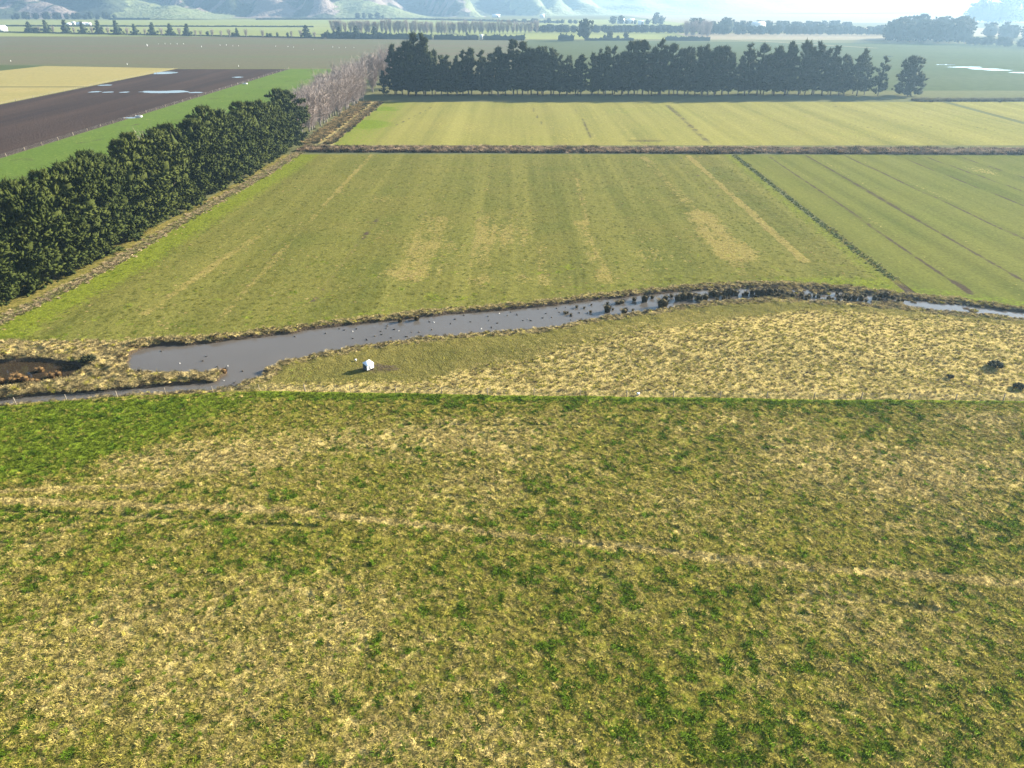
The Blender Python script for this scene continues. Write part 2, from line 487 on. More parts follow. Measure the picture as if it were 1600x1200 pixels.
# plain: one sheet to the horizon, round the wetland
xs = [-14000, -4000, -1000, -300, WX0, WX1, 300, 1000, 4000, 14000]
ys = [-600, 0, WY0, WY1, 400, 800, 1600, 3500, 9000, 16000]
V, F = [], []
for b in ys:
    for a in xs: V.append((a, b, -0.04))
nx = len(xs)
for j in range(len(ys) - 1):
    for i in range(nx - 1):
        if xs[i] == WX0 and ys[j] == WY0: continue
        F.append((j * nx + i, j * nx + i + 1, (j + 1) * nx + i + 1, (j + 1) * nx + i))
g = obj('ground', mesh_np('ground', np.array(V, float), np.array(F), M['plain'], False, {'cover': np.zeros((len(V), 3))}))
tag(g, 'flat farmed plain reaching to the hills', 'ground', kind='structure')

# water sheets, cut to lie just under the banks
def water(name, dist, mat, label):
    d = dist(np.c_[X, Y])
    keep = (d[Q] < 1.0).any(1)
    q = Q[keep]; u, inv = np.unique(q.ravel(), return_inverse=True)
    o = obj(name, mesh_np(name, np.c_[X[u], Y[u], np.full(len(u), -0.4)], inv.reshape(-1, 4), mat, True))
    tag(o, label, 'water', kind='structure')
    return o
water('stream', stream_d, M['water'], 'still grey stream winding between the paddocks')
water('pond', pond_d, M['water_dark'], 'dark pond beside the head of the stream')

# ------------------------------------------------------------------ near pasture
yy = np.linspace(0, 1, 230) ** 0.9
fx = np.arange(-110, 110.1, 0.4)
XX, TT = np.meshgrid(fx, yy)
YY = 18 + TT * (fence_y(XX) - 18)
ny_, nx_ = XX.shape
ii = np.arange(nx_ * ny_).reshape(ny_, nx_)
QQ = np.stack([ii[:-1, :-1], ii[:-1, 1:], ii[1:, 1:], ii[1:, :-1]], -1).reshape(-1, 4)
def near_z(x, y):
    z = 0.03 + 0.28 * fbm(x, y, 1.4, 4, 0) + 0.25 * fbm(x, y, 14, 2, 3)
    # old wheel ruts
    for f in RUTS: z = z - 0.14 * f(x, y)
    return z
RUTS = [streak(1230, 930, 1400, 948, 0.4), streak(1400, 948, 1510, 962, 0.4), streak(250, 812, 500, 828, 0.38), streak(0, 800, 250, 812, 0.3), streak(620, 666, 1000, 668, 0.25), streak(1230, 715, 1420, 672, 0.2), streak(880, 850, 1080, 868, 0.25)]
TRACK = [streak(0, 785, 200, 793, 0.55), streak(200, 793, 480, 802, 0.5), streak(480, 806, 720, 830, 0.5), streak(720, 830, 1000, 862, 0.6), streak(1000, 862, 1250, 890, 0.6), streak(1250, 890, 1600, 915, 0.6), streak(0, 770, 260, 760, 0.4)]
def near_cover(x, y):
    n1 = fbm(x, y, 16, 4, 0); n2 = fbm(x, y, 3.2, 4, 1); n3 = fbm(x, y, 1.1, 3, 2)
    s = 0.36 + 0.8 * (n1 - 0.5) + 0.7 * (n2 - 0.5)
    s = s + 0.45 * blob(300, 715, 13, 4)(x, y) + 0.35 * blob(620, 690, 14, 3.5)(x, y) + 0.3 * blob(1380, 730, 20, 5)(x, y) + 0.25 * blob(250, 1020, 14, 8)(x, y)
    s = s - 0.8 * polyfade([(-300, 660), (0, 630), (430, 612), (1300, 624), (1700, 628), (1700, 640), (900, 640), (420, 655), (250, 690), (100, 740), (-200, 800)], 2.5)(x, y)
    s = s - 0.35 * blob(1000, 1120, 9, 4)(x, y) - 0.3 * blob(600, 860, 22, 4)(x, y) - 0.25 * blob(1400, 880, 18, 3)(x, y)
    tr = 0
    for f in TRACK: tr = np.maximum(tr, f(x, y))
    s = s + 0.75 * tr
    lush = polyfade([(-300, 660), (0, 636), (300, 617), (430, 614), (380, 640), (250, 690), (100, 740), (-200, 800)], 3.0)(x, y) * 0.68
    lush = np.maximum(lush, polyfade([(300, 617), (430, 612), (1700, 627), (1700, 634), (900, 632), (430, 626)], 0.8)(x, y) * 0.75)
    lush = lush + 0.35 * sstep(0.62, 0.74, n2) * (1 - tr)
    m = np.zeros_like(s)
    for f in RUTS: m = np.maximum(m, 0.35 * f(x, y))  # furrow shadow of the ruts painted in with the mud tone
    m = m + 0.4 * sstep(0.68, 0.8, n3)
    return np.c_[np.clip(s, 0, 1), np.clip(lush, 0, 1), np.clip(m, 0, 1)]
fxr, fyr = XX.ravel(), YY.ravel()
near = obj('near_pasture', mesh_np('near_pasture', np.c_[fxr, fyr, near_z(fxr, fyr)], QQ, M['pasture_near'], True, {'cover': near_cover(fxr, fyr)}))
tag(near, 'tussocky winter pasture, straw and green, nearest the viewer', 'pasture', kind='structure')

# ------------------------------------------------------------------ middle and far fields
def warp_sheet(name, x0, x1, y0, y1, nx, ny, z, mat, label, cat, cover=None, zf=None):
    """x0,x1 functions of t (0..1 from y0 to y1); y0,y1 functions of x"""
    s = np.linspace(0, 1, nx); t = np.linspace(0, 1, ny)
    S, T = np.meshgrid(s, t)
    xa = x0(T); xb = x1(T)
    Xs = xa + S * (xb - xa)
    Ys = y0(Xs) + T * (y1(Xs) - y0(Xs))
    i = np.arange(nx * ny).reshape(ny, nx)
    q = np.stack([i[:-1, :-1], i[:-1, 1:], i[1:, 1:], i[1:, :-1]], -1).reshape(-1, 4)
    xr, yr = Xs.ravel(), Ys.ravel()
    cv = cover(xr, yr) if cover else np.zeros((len(xr), 3))
    zz = z + (zf(xr, yr) if zf else 0)
    o = obj(name, mesh_np(name, np.c_[xr, yr, zz * np.ones(len(xr))], q, mat, True, {'cover': cv}))
    return tag(o, label, cat, kind='structure')
K = lambda v: (lambda a: np.full_like(np.asarray(a, float), v))
def bank_y(x): return north_y(x) + 1.6 + 0.8 * (fbm(x, x * 0, 4, 3, 2) - 0.5)
mid_dr = lambda t: 76.6 + 4.0 * t
MID_STREAKS = [(streak(585, 237, 340, 500, 0.8), .55), (streak(400, 370, 225, 490, 1.1), .6), (streak(560, 380, 480, 475, 0.7), .35),
               (streak(905, 345, 945, 440, 1.6), .75), (streak(905, 280, 918, 350, 1.0), .4), (streak(845, 380, 852, 445, 1.2), .45), (streak(1075, 243, 1258, 408, 0.9), .8),
               (streak(1150, 310, 1258, 408, 1.2), .5), (streak(1005, 245, 1100, 345, 1.6), .45), (streak(1090, 335, 1150, 400, 4.0), .6), (streak(1120, 380, 1165, 430, 2.0), .5),
               (streak(760, 340, 750, 440, 2.5), .4), (streak(680, 345, 640, 430, 5.0), .35), (streak(890, 240, 905, 300, .7), .35), (streak(775, 240, 745, 360, 0.5), .2), (streak(820, 330, 800, 380, 5.0), .25)]
MID_DARK = [streak(340, 505, 470, 345, 0.4), streak(490, 470, 600, 330, 0.6), streak(748, 330, 735, 410, 0.35), streak(905, 300, 955, 430, 0.4), streak(1060, 243, 1160, 345, .4)]
MID_PATCH = [(blob(690, 400, 7, 10), .4), (blob(780, 365, 7, 9), .35), (blob(800, 440, 9, 4), .35), (blob(640, 430, 6, 4), .4), (blob(600, 315, 5, 6), .25), (blob(1160, 390, 6, 7), .35), (blob(1040, 400, 6, 6), .35), (blob(1110, 340, 4, 9), .3), (blob(450, 300, 4, 8), .2)]
def mid_cover(x, y):
    n1 = fbm(x, y, 9, 4, 1); n2 = fbm(x, y, 2.4, 3, 4); ns = fbm(x * 3, y * 0.12, 5, 3, 2)
    s = 0.05 + 0.5 * (n1 - 0.5) + 0.35 * (ns - 0.5)
    for f, a in MID_STREAKS: s = s + 0.92 * a * f(x + 0.8 * (n2 - .5), y) * np.clip(.3 + 1.4 * n2 + .8 * (ns - .5), 0, 1.3)
    for f, a in MID_PATCH: s = s + 0.66 * a * f(x + 6 * (n1 - .5), y + 10 * (n2 - .5)) * np.clip(2.8 * fbm(x * 4, y * 0.22, 4, 3, 3) - .35, 0, 1.5)
    hl = np.interp(y, [116, 142, 187, 241, 296], [-91, -87, -85, -81, -79.5])
    lush = np.maximum((1 - sstep(5, 14, x - hl)) * 0.8 * sstep(.8, 2, x - hl), 0)
    lush = np.maximum(lush, (1 - sstep(4, 9, y - bank_y(x))) * 0.3 * (n1 + .3))
    lush = np.maximum(lush, 0.6 * blob(1300, 445, 20, 5)(x, y))
    lush = np.maximum(lush, (1 - sstep(1.5, 5, mid_dr((y - 136) / 132) - x)) * .5)
    lush = np.maximum(lush, 0.5 * sstep(0.62, 0.74, n2) * sstep(180, 140, y))
    strip = (1 - sstep(0.3, 2.4, x - hl)) * 0.7
    s = np.maximum(s * (1 - lush * 0.6), strip * (n2 + .25))
    m = 0.05 * strip * n2 + 0.35 * sstep(0.62, 0.78, n2) * sstep(0.45, 0.6, n1)
    for f in MID_DARK: m = m + 0.4 * f(x, y) * (n2 + .3)
    return np.c_[np.clip(s, 0, 1), np.clip(lush, 0, 1), np.clip(m, 0, 1)]
warp_sheet('hay_paddock', lambda t: np.interp(t, [0, .2, .45, .75, 1], [-99, -91.5, -89, -85.5, -84]), mid_dr, bank_y, K(270.5), 280, 300, 0.0, M['pasture_mid'],
           'broad mown paddock beyond the stream with straw streaks', 'paddock', mid_cover)
R_LINES = [streak(1200, 243, 1510, 455, .45), streak(1260, 243, 1600, 440, .6), streak(1320, 243, 1700, 420, .45), streak(1440, 243, 1800, 370, .4), streak(1400, 243, 1750, 380, .35), streak(1500, 245, 1700, 310, .3), streak(1495, 440, 1515, 458, .9)]
R_PALE = [streak(1270, 243, 1620, 440, .5), streak(1330, 243, 1720, 420, .5), (streak(1210, 243, 1525, 455, .4))]
def right_cover(x, y):
    n1 = fbm(x, y, 14, 4, 1); n2 = fbm(x, y, 2.4, 3, 4)
    s = 0.0 + 0.5 * (n1 - 0.5) + 0.3 * blob(1530, 265, 5, 8)(x, y)
    for f in R_PALE: s = s + 0.22 * f(x, y)
    m = 0
    for f in R_LINES: m = m + 0.85 * f(x, y) * (0.4 + n2)
    lush = (1 - sstep(3, 8, y - bank_y(x))) * 0.45
    return np.c_[np.clip(s, 0, 1), np.clip(lush, 0, 1), np.clip(m, 0, 1)]
warp_sheet('drained_paddock', lambda t: 78.4 + 4.0 * t, K(300.0), bank_y, K(270.0), 260, 230, 0.0, M['pasture_right'],
           'even green paddock scored by parallel drain lines', 'paddock', right_cover)
D_FAR = [streak(1043, 165, 1110, 224, 1.6), streak(900, 170, 925, 215, .7), streak(830, 165, 850, 200, .5), streak(1250, 180, 1480, 222, .4), streak(1390, 175, 1560, 205, .4), streak(1300, 165, 1500, 208, .4), streak(620, 195, 680, 165, .5)]
def far_cover(x, y):
    n1 = fbm(x, y, 25, 4, 1); n2 = fbm(x, y, 4, 3, 4); ns = fbm(x * 2, y * 0.1, 6, 3, 2)
    s = 0.12 + 0.6 * (n1 - 0.5) + 0.35 * (ns - .5)
    m = 0
    for f in D_FAR: m = m + 0.6 * f(x, y) * (n2 + .4)  # dark furrow lines, their shadow painted into the cover colour
    m = m + 0.5 * blob(1010, 220, 10, 3)(x, y)
    lush = 0.5 * (1 - sstep(-66, -40, x)) + .3 * sstep(.55, .7, n1)
    return np.c_[np.clip(s, 0, 1), np.clip(lush, 0, 1), np.clip(m, 0, 1)]
warp_sheet('far_paddock', K(-71.0), lambda t: 231 + 9 * t, K(289.0), K(424.0), 200, 110, 0.0, M['pasture_far'],
           'yellow green paddock in front of the pine belt', 'paddock', far_cover)
warp_sheet('corner_paddock', lambda t: 235 + 9 * t, K(420.0), K(289.0), K(424.0), 60, 60, 0.0, M['pasture_far'],
           'pale paddock beyond the dark drain hedge', 'paddock', lambda x, y: np.c_[0.3 * fbm(x, y, 20, 3, 1), 0 * x, 0 * x])
warp_sheet('grass_strip', K(-183.6), K(-100.0), K(96.0), K(640.0), 60, 260, 0.0, M['strip'],
           'long bright green grass strip behind the shelterbelt', 'paddock',
           lambda x, y: np.c_[0.25 * fbm(x, y, 12, 3, 1), 0.3 * fbm(x, y, 20, 3, 2), 0.55 * sstep(.62, .8, fbm(x, y, 4, 3, 3))])
def quad(name, pts, z, mat, label, cat, kind='structure'):
    V = np.array([(float(a), float(b), z) for a, b in pts])
    o = obj(name, mesh_np(name, V, [np.array([list(range(len(V)))])], mat))
    return tag(o, label, cat, kind=kind)
quad('ploughed_field', [(-279, 140), (-184.2, 140), (-184.2, 640), (-278, 640)], 0.0, M['plough'], 'dark ploughed field with puddles of rain', 'field')
quad('stubble_field', [(-700, 300), (-280, 300), (-280, 500), (-700, 496)], 0.0, M['stubble'], 'nearer straw coloured paddock left of the ploughed field', 'paddock')
quad('stubble_field', [(-700, 501), (-280, 505), (-278, 645.5), (-700, 731)], 0.0, M['stubble'], 'farther straw coloured paddock left of the ploughed field', 'paddock')
quad('green_field', [(-900, 430), (-419, 583), (-404, 673), (-900, 771)], 0.004, M['greenfield'], 'small bright green paddock at the far left', 'paddock')
quad('bare_field', [(-1400, 874), (-278, 647), (-60, 645), (-60, 560), (0, 560), (20, 1225), (-1400, 1245)], 0.0, M['greyfield'], 'wide grey brown bare field below the row of conical trees', 'field')
quad('green_field', [(-60, 480), (900, 480), (1200, 700), (640, 1010), (24, 1130), (-20, 700)], -0.01, M['greenfield'], 'grey green field behind the pine belt', 'field')
x0, y0 = G(700, 78); 
quad('plain_strip', [(-2000, 1262), (-350, 1235), (-60, 1225), (-260, 1700), (-2000, 1700)], 0.0, M['paleplain'], 'pale yellow paddock behind the conical trees', 'paddock')
quad('plain_strip', [(-2600, 1715), (500, 1715), (600, 2350), (-2600, 2350)], 0.0, M['paleplain'], 'pale green flat under the hills', 'paddock')
quad('plain_strip', [(-60, 1150), (330, 1150), (360, 1420), (-120, 1500)], 0.004, M['paleplain'], 'pale paddock behind the round tree', 'paddock')
quad('plain_strip', [(270, 1140), (640, 1120), (600, 1330), (280, 1360)], 0.008, M['tanplain'], 'tan paddock in front of the far tree belt', 'paddock')
quad('plain_strip', [(700, 1250), (1300, 1200), (1300, 1600), (700, 1650)], 0.008, M['tanplain'], 'tan paddock right of the far wood', 'paddock')
quad('plain_strip', [(420, 2000), (4000, 2000), (4000, 3300), (420, 3300)], 0.004, M['tanplain'], 'pale far flats under the hazy hills', 'paddock')
quad('farm_track', [(-77, 292), (-70.5, 290), (-73, 424), (-80, 424)], 0.006, M['track'], 'dry grass farm track beside the bare willows', 'track')
quad('farm_track', [(430, 930), (436, 930), (300, 1180), (292, 1180)], 0.006, M['tanplain'], 'pale lane crossing the grey green field', 'track')

# puddles
def puddle(px, py, rx, ry, label, z=0.012):
    cx, cy = map(float, G(px, py))
    n = 90; a = np.linspace(0, 2 * math.pi, n, endpoint=False)
    r = 0.45 + 1.0 * fbm(np.cos(a) * 1.6 + cx, np.sin(a) * 1.6 + cy, 1.0, 5, 1)
    V = np.c_[cx + rx * r * np.cos(a), cy + ry * r * np.sin(a), np.full(n, z)]
    o = obj('puddle', mesh_np('puddle', V, [np.arange(n)[None]], M['puddle']))
    tag(o, label, 'puddle', 'puddles on the ploughed field', kind='structure')
for a in [(258, 114, 9.5, 11, 'large wedge shaped puddle at the far edge of the ploughed field'), (371, 120.5, 4, 4, 'small puddle near the far right corner of the ploughed field'),
          (166, 133, 4.6, 4.5, 'small puddle above the broken row of puddles'), (148, 143.5, 3.6, 4, 'puddle at the left end of the broken row'), (169, 144, 3.6, 3, 'second puddle of the broken row'),
          (195, 144, 3, 3, 'third puddle of the broken row'), (258, 143.5, 16, 7, 'longest puddle across the middle of the ploughed field'), (306, 144.5, 4.5, 3, 'puddle trailing off the longest one'),
          (206, 184, 4.0, 2.2, 'puddle at the fence beside the white trough')]:
    puddle(*a)
for a in [(1480, 101, 8, 4, 'faint puddle at the left end of the flooded row'), (1505, 105, 15, 5, 'long flooded hollow in the grey green field'), (1535, 107.5, 14, 5, 'second flooded hollow in the grey green field'), (1560, 109.5, 12, 4, 'thin flooded hollow in the grey green field'), (1598, 113.5, 10, 5, 'flooded hollow at the right edge'), (1387, 88, 5, 5, 'small bright pool behind the pine belt')]:
    puddle(*a)

# ------------------------------------------------------------------ scatter: points that carry tufts
def proto(name, me):
    o = bpy.data.objects.new(name, me)          # never linked to the scene: only the shape that is spread
    return o
def scatter(name, P3, scl, rot, tint, protos, label, cat):
    me = bpy.data.meshes.new(name)
    n = len(P3)
    me.vertices.add(n); me.vertices.foreach_set('co', np.asarray(P3, np.float32).ravel())
    a = me.attributes.new('scl', 'FLOAT_VECTOR', 'POINT'); a.data.foreach_set('vector', np.asarray(scl, np.float32).ravel())
    a = me.attributes.new('rot', 'FLOAT_VECTOR', 'POINT'); a.data.foreach_set('vector', np.asarray(rot, np.float32).ravel())
    a = me.attributes.new('pick', 'INT', 'POINT'); a.data.foreach_set('value', rng.integers(0, len(protos), n).astype(np.int32))
    a = me.attributes.new('tint', 'FLOAT_COLOR', 'POINT'); a.data.foreach_set('color', np.c_[tint, np.ones(n)].astype(np.float32).ravel())
    o = obj(name, me)
    coll = bpy.data.collections.new(name + '_shapes')
    for p in protos: coll.objects.link(p)
    ng = bpy.data.node_groups.new(name, 'GeometryNodeTree')
    ng.interface.new_socket('Geometry', in_out='INPUT', socket_type='NodeSocketGeometry')
    ng.interface.new_socket('Geometry', in_out='OUTPUT', socket_type='NodeSocketGeometry')
    N = ng.nodes.new; L = ng.links.new
    gi = N('NodeGroupInput'); go = N('NodeGroupOutput')
    m2p = N('GeometryNodeMeshToPoints'); ci = N('GeometryNodeCollectionInfo'); iop = N('GeometryNodeInstanceOnPoints')
    ci.inputs['Collection'].default_value = coll
    ci.inputs['Separate Children'].default_value = True
    ci.inputs['Reset Children'].default_value = True
    def attr(nm, dt):
        d = N('GeometryNodeInputNamedAttribute'); d.data_type = dt; d.inputs['Name'].default_value = nm
        return d.outputs['Attribute']
    L(gi.outputs[0], m2p.inputs['Mesh']); L(m2p.outputs[0], iop.inputs['Points'])
    L(ci.outputs[0], iop.inputs['Instance']); iop.inputs['Pick Instance'].default_value = True
    L(attr('pick', 'INT'), iop.inputs['Instance Index'])
    e = N('FunctionNodeEulerToRotation'); L(attr('rot', 'FLOAT_VECTOR'), e.inputs[0]); L(e.outputs[0], iop.inputs['Rotation'])
    L(attr('scl', 'FLOAT_VECTOR'), iop.inputs['Scale'])
    L(iop.outputs[0], go.inputs[0])
    o.modifiers.new('spread', 'NODES').node_group = ng
    return tag(o, label, cat, kind='stuff')

def tuft_mesh(seed, blades, rad, hgt, width, droop=0.5, mound=True):
    r = np.random.default_rng(seed); mb = MB()
    if mound:         # a low uneven clump body
        n = 7; a = np.linspace(0, 2 * math.pi, n, endpoint=False)
        r0 = rad * (0.6 + 0.5 * r.random(n)); r1 = r0 * (0.35 + 0.25 * r.random(n))
        V = np.r_[np.c_[r0 * np.cos(a), r0 * np.sin(a), np.full(n, -0.04)], np.c_[r1 * np.cos(a + .3), r1 * np.sin(a + .3), hgt * (0.20 + 0.25 * r.random(n))], [[0.1 * rad, 0, hgt * 0.5]]]
        T = []
        for i in range(n):
            k = (i + 1) % n
            T += [[i, k, n + k], [i, n + k, n + i], [n + i, n + k, 2 * n]]
        mb.add(V, (), T)
    for i in range(blades):
        t = r.random() * 2 * math.pi; d = rad * 0.8 * math.sqrt(r.random())
        b = np.array([d * math.cos(t), d * math.sin(t), 0]); t2 = t + r.normal(0, .9)
        o = np.array([math.cos(t2), math.sin(t2), 0]); side = np.array([-o[1], o[0], 0]) * width * (0.6 + .8 * r.random())
        h = hgt * (0.6 + 0.8 * r.random())
        mid = b + o * h * 0.25 + np.array([0, 0, h * 0.7]); tip = b + o * h * (0.3 + droop * (0.6 + r.random() * .8)) + np.array([0, 0, h * (1.0 - droop * .35)])
        mb.add([b - side, b + side, mid + side * .8, mid - side * .8, tip], [[0, 1, 2, 3]], [[3, 2, 4]])
    return mb.mesh('tuft', M['tuft'])
def cols(w, *cs):
    """weights (n,k) times colours"""
    w = np.asarray(w); w = w / w.sum(1, keepdims=True)
    return w @ np.array(cs)

tufts = [proto('tuft', tuft_mesh(s, 30, 0.36, 0.24, 0.022, 0.9)) for s in range(7)]
# near pasture tufts
n = 120000
py_ = rng.random(n); y_ = 24 + (92 - 24) * py_ ** 0.95
x_ = (rng.random(n) * 2 - 1) * (26 + 0.86 * y_)
k = (y_ < fence_y(x_) - 0.3); x_, y_ = x_[k], y_[k]
cv = near_cover(x_, y_)
n3 = fbm(x_, y_, 0.9, 2, 5)
rut = np.zeros(len(x_))
for f in RUTS: rut = np.maximum(rut, f(x_, y_))
keepp = (rng.random(len(x_)) < (0.45 + 0.9 * n3)) & (rng.random(len(x_)) > rut * .8)
x_, y_, cv = x_[keepp], y_[keepp], cv[keepp]
n = len(x_)
dk = (fbm(x_, y_, 1.15, 3, 3) + .20 * (fbm(x_, y_, 16, 2, 4) - .5) * 2 > 0.655) & (rng.random(n) < .62)
st = np.clip(cv[:, 0], 0.05, 1); ls = np.clip(cv[:, 1], 0.02, 1)
rr = rng.random(n)
is_straw = rr < st * (1 - ls * .8)
wst = np.clip(st * 1.0 + .32 * rng.normal(0, 1, n), 0, 1)[:, None]
tint = (np.array(STRAW) * wst + np.array(OLIVE) * (1 - wst)) * (0.60 + 0.72 * rng.random((n, 1)))
is_lush = (~is_straw) & (rng.random(n) < 0.25 + ls)
tint[is_lush] = np.array(LUSH) * (0.6 + .6 * rng.random((is_lush.sum(), 1)))
dark = dk & ~is_straw
tint[dark] = np.array(DEEP) * (1.2 + 1.0 * rng.random((dark.sum(), 1)))
s_ = 0.38 + 0.50 * rng.random(n) ** 2 + 0.25 * dark
scatter('pasture_tufts', np.c_[x_, y_, near_z(x_, y_) - .02], np.c_[s_ * 1.15, s_ * 1.15, s_ * (0.75 + .6 * rng.random(n))], np.c_[rng.normal(0, .15, n), rng.normal(0, .15, n), rng.random(n) * 6.28], tint, tufts,
        'tufts of straw and green grass over the nearest pasture', 'grass')

# wetland paddock and banks
big = [proto('tussock', tuft_mesh(s + 20, 38, 0.46, 0.40, 0.024, 0.9)) for s in range(7)]
n = 110000
x_ = WX0 + 25 + rng.random(n) * 270; y_ = 84 + rng.random(n) * 92
P = np.c_[x_, y_]
d = np.minimum(stream_d(P), pond_d(P))
fy = fence_y(x_); ny = north_y(x_)
islet = (reed_reach(P) > .5) & (d <= .25) & (wet_z(P) > -.37)
south_side = (y_ > fy + .3) & (y_ < ny + 2.6) & ((d > 0.25) | islet)
vis = np.abs(x_) < 0.80 * y_ + 18
k = south_side & vis
x_, y_, d = x_[k], y_[k], d[k]
cv = wet_cover(x_, y_)
n1 = fbm(x_, y_, 1.8, 3, 2)
pk = np.clip(cv[:, 0] * 1.1 + 0.12 + 0.5 * (n1 - .5) + (d < 2.6) * 0.55, 0, 1)
k = rng.random(len(x_)) < pk
x_, y_, d, cv = x_[k], y_[k], d[k], cv[k]
n = len(x_)
tint = np.array(STRAW) * (0.58 + .36 * rng.random((n, 1)))
marsh = wet_marsh(x_, y_) > .4
brk = (d < 2.6) | marsh
tint[brk] = np.array((0.30, 0.235, 0.105)) * (0.65 + .6 * rng.random((brk.sum(), 1)))
g_ = rng.random(n) < np.where(brk, .10, 0.30 + 0.5 * (1 - cv[:, 0]))
tint[g_] = np.array(OLIVE) * (0.7 + .8 * rng.random((g_.sum(), 1)))
b_ = (rng.random(n) < 0.10) | ((d < 1.3) & (rng.random(n) < .32))
tint[b_] = np.array((0.085, 0.065, 0.032)) * (0.7 + .9 * rng.random((b_.sum(), 1)))
marsh = wet_marsh(x_, y_) > .4
s_ = 0.34 + .34 * rng.random(n) ** 2.5 + 0.55 * marsh * rng.random(n) + 0.25 * (d < 2)
s_ = s_ * np.where((cv[:, 0] < .35) & (d > 2.5), .6, 1)
scatter('dry_tussocks', np.c_[x_, y_, wet_z(np.c_[x_, y_]) - .03], np.c_[s_, s_, s_ * (0.6 + .5 * rng.random(n))], np.c_[rng.normal(0, .12, n), rng.normal(0, .12, n), rng.random(n) * 6.28], tint, big,
        'dry straw tussocks over the wetland paddock and along the stream banks', 'grass')

# small dark tufts in the hay paddock and strip, weeds along the drain
n = 15000
y_ = 108 + 160 * rng.random(n) ** 1.4; x_ = -92 + 170 * rng.random(n)
k = (y_ > bank_y(x_) + .6) & (fbm(x_, y_, 3, 3, 2) + .5 * rng.random(n) > .70) & (x_ < mid_dr((y_ - 136) / 134) - 1) & (x_ > np.interp(y_, [116, 142, 187, 241, 296], [-91, -87, -85, -81, -79.5]) + 1)
x_, y_ = x_[k], y_[k]; n = len(x_)
cv = mid_cover(x_, y_)
tint = np.array((0.095, 0.098, 0.020)) * (0.75 + .6 * rng.random((n, 1))); lm = rng.random(n) < cv[:, 1]
tint[lm] = np.array(LUSH) * (0.6 + .6 * rng.random((lm.sum(), 1)))
sm = rng.random(n) < cv[:, 0]; tint[sm] = np.array(STRAW) * (0.6 + .4 * rng.random((sm.sum(), 1)))
s_ = 0.6 + .6 * rng.random(n)
scatter('paddock_tufts', np.c_[x_, y_, np.zeros(n)], np.c_[s_ * .9, s_ * .9, s_ * .26], np.c_[np.zeros(n), np.zeros(n), rng.random(n) * 6.28], tint, [proto('tuft', p.data) for p in tufts],
        'small grass tufts dotted over the mown paddock', 'grass')

def band(n, x0, x1, yc, w):
    x = x0 + (x1 - x0) * rng.random(n); y = yc(x) + w * (rng.random(n) - .5) * 2
    return x, y
# rank growth along the cross ditch
n = 6200
x_, y_ = band(n, -80, 330, lambda x: 278.5 - 0.02 * x + 1.4 * (fbm(x, 0 * x, 18, 2, 1) - .5), 4.4)
hh = fbm(x_, y_, 5, 3, 3)
s_ = 1.6 + 1.6 * rng.random(n) * hh * 1.6
tint = np.array((0.26, 0.185, 0.115)) * (0.65 + .6 * rng.random((n, 1)))
b_ = rng.random(n) < .25 + .3 * (hh > .55); tint[b_] = np.array((0.07, 0.055, 0.03)) * (0.7 + .6 * rng.random((b_.sum(), 1)))
scatter('ditch_growth', np.c_[x_, y_, np.full(n, -.1)], np.c_[s_, s_, s_ * 1.25], np.c_[rng.normal(0, .1, n), rng.normal(0, .1, n), rng.random(n) * 6.28], tint, [proto('tussock', p.data) for p in big],
        'tall dead brown growth along the cross ditch', 'ditch growth')
# drain between the two paddocks, the boundary right of the pines and the track verge
n = 850
t_ = rng.random(n); y_ = 137 + 133 * t_; x_ = 77.6 + 4.0 * t_ + rng.normal(0, .65, n)
s_ = 0.3 + .5 * rng.random(n) ** 2
pale = x_ > 78.2 + 4.0 * t_
tint = np.where(pale[:, None], np.array((0.22, 0.21, 0.075)), np.array((0.10, 0.12, 0.035))) * (0.6 + .8 * rng.random((n, 1)))
scatter('drain_weeds', np.c_[x_, y_, np.zeros(n)], np.c_[s_, s_, s_], np.c_[np.zeros(n), np.zeros(n), rng.random(n) * 6.28], tint, [proto('tussock', p.data) for p in big],
        'weeds lining the narrow drain between the two paddocks', 'weeds')
n = 3000
x_ = 228 + 260 * rng.random(n); y_ = 428 + rng.normal(0, 2.2, n) + .01 * x_
s_ = 1.5 + 1.8 * rng.random(n)
tint = np.array((0.11, 0.10, 0.055)) * (0.6 + .8 * rng.random((n, 1)))
scatter('boundary_growth', np.c_[x_, y_, np.zeros(n)], np.c_[s_, s_, s_], np.c_[np.zeros(n), np.zeros(n), rng.random(n) * 6.28], tint, [proto('tussock', p.data) for p in big],
        'low scrubby growth along the boundary right of the lone pine', 'scrub')
n = 3600
t_ = rng.random(n); y_ = 292 + 132 * t_; x_ = np.where(rng.random(n) < .6, -80.5 + rng.normal(0, 1.6, n), -72.5 + rng.normal(0, .9, n)) - 1.5 * t_
s_ = 0.9 + 1.2 * rng.random(n)
tint = np.where((rng.random(n) < .45)[:, None], np.array((0.28, 0.20, 0.09)), np.array((0.06, 0.055, 0.025))) * (0.6 + .8 * rng.random((n, 1)))
scatter('verge_growth', np.c_[x_, y_, np.zeros(n)], np.c_[s_, s_, s_], np.c_[np.zeros(n), np.zeros(n), rng.random(n) * 6.28], tint, [proto('tussock', p.data) for p in big],
        'rough grass and scrub on both sides of the farm track', 'grass')
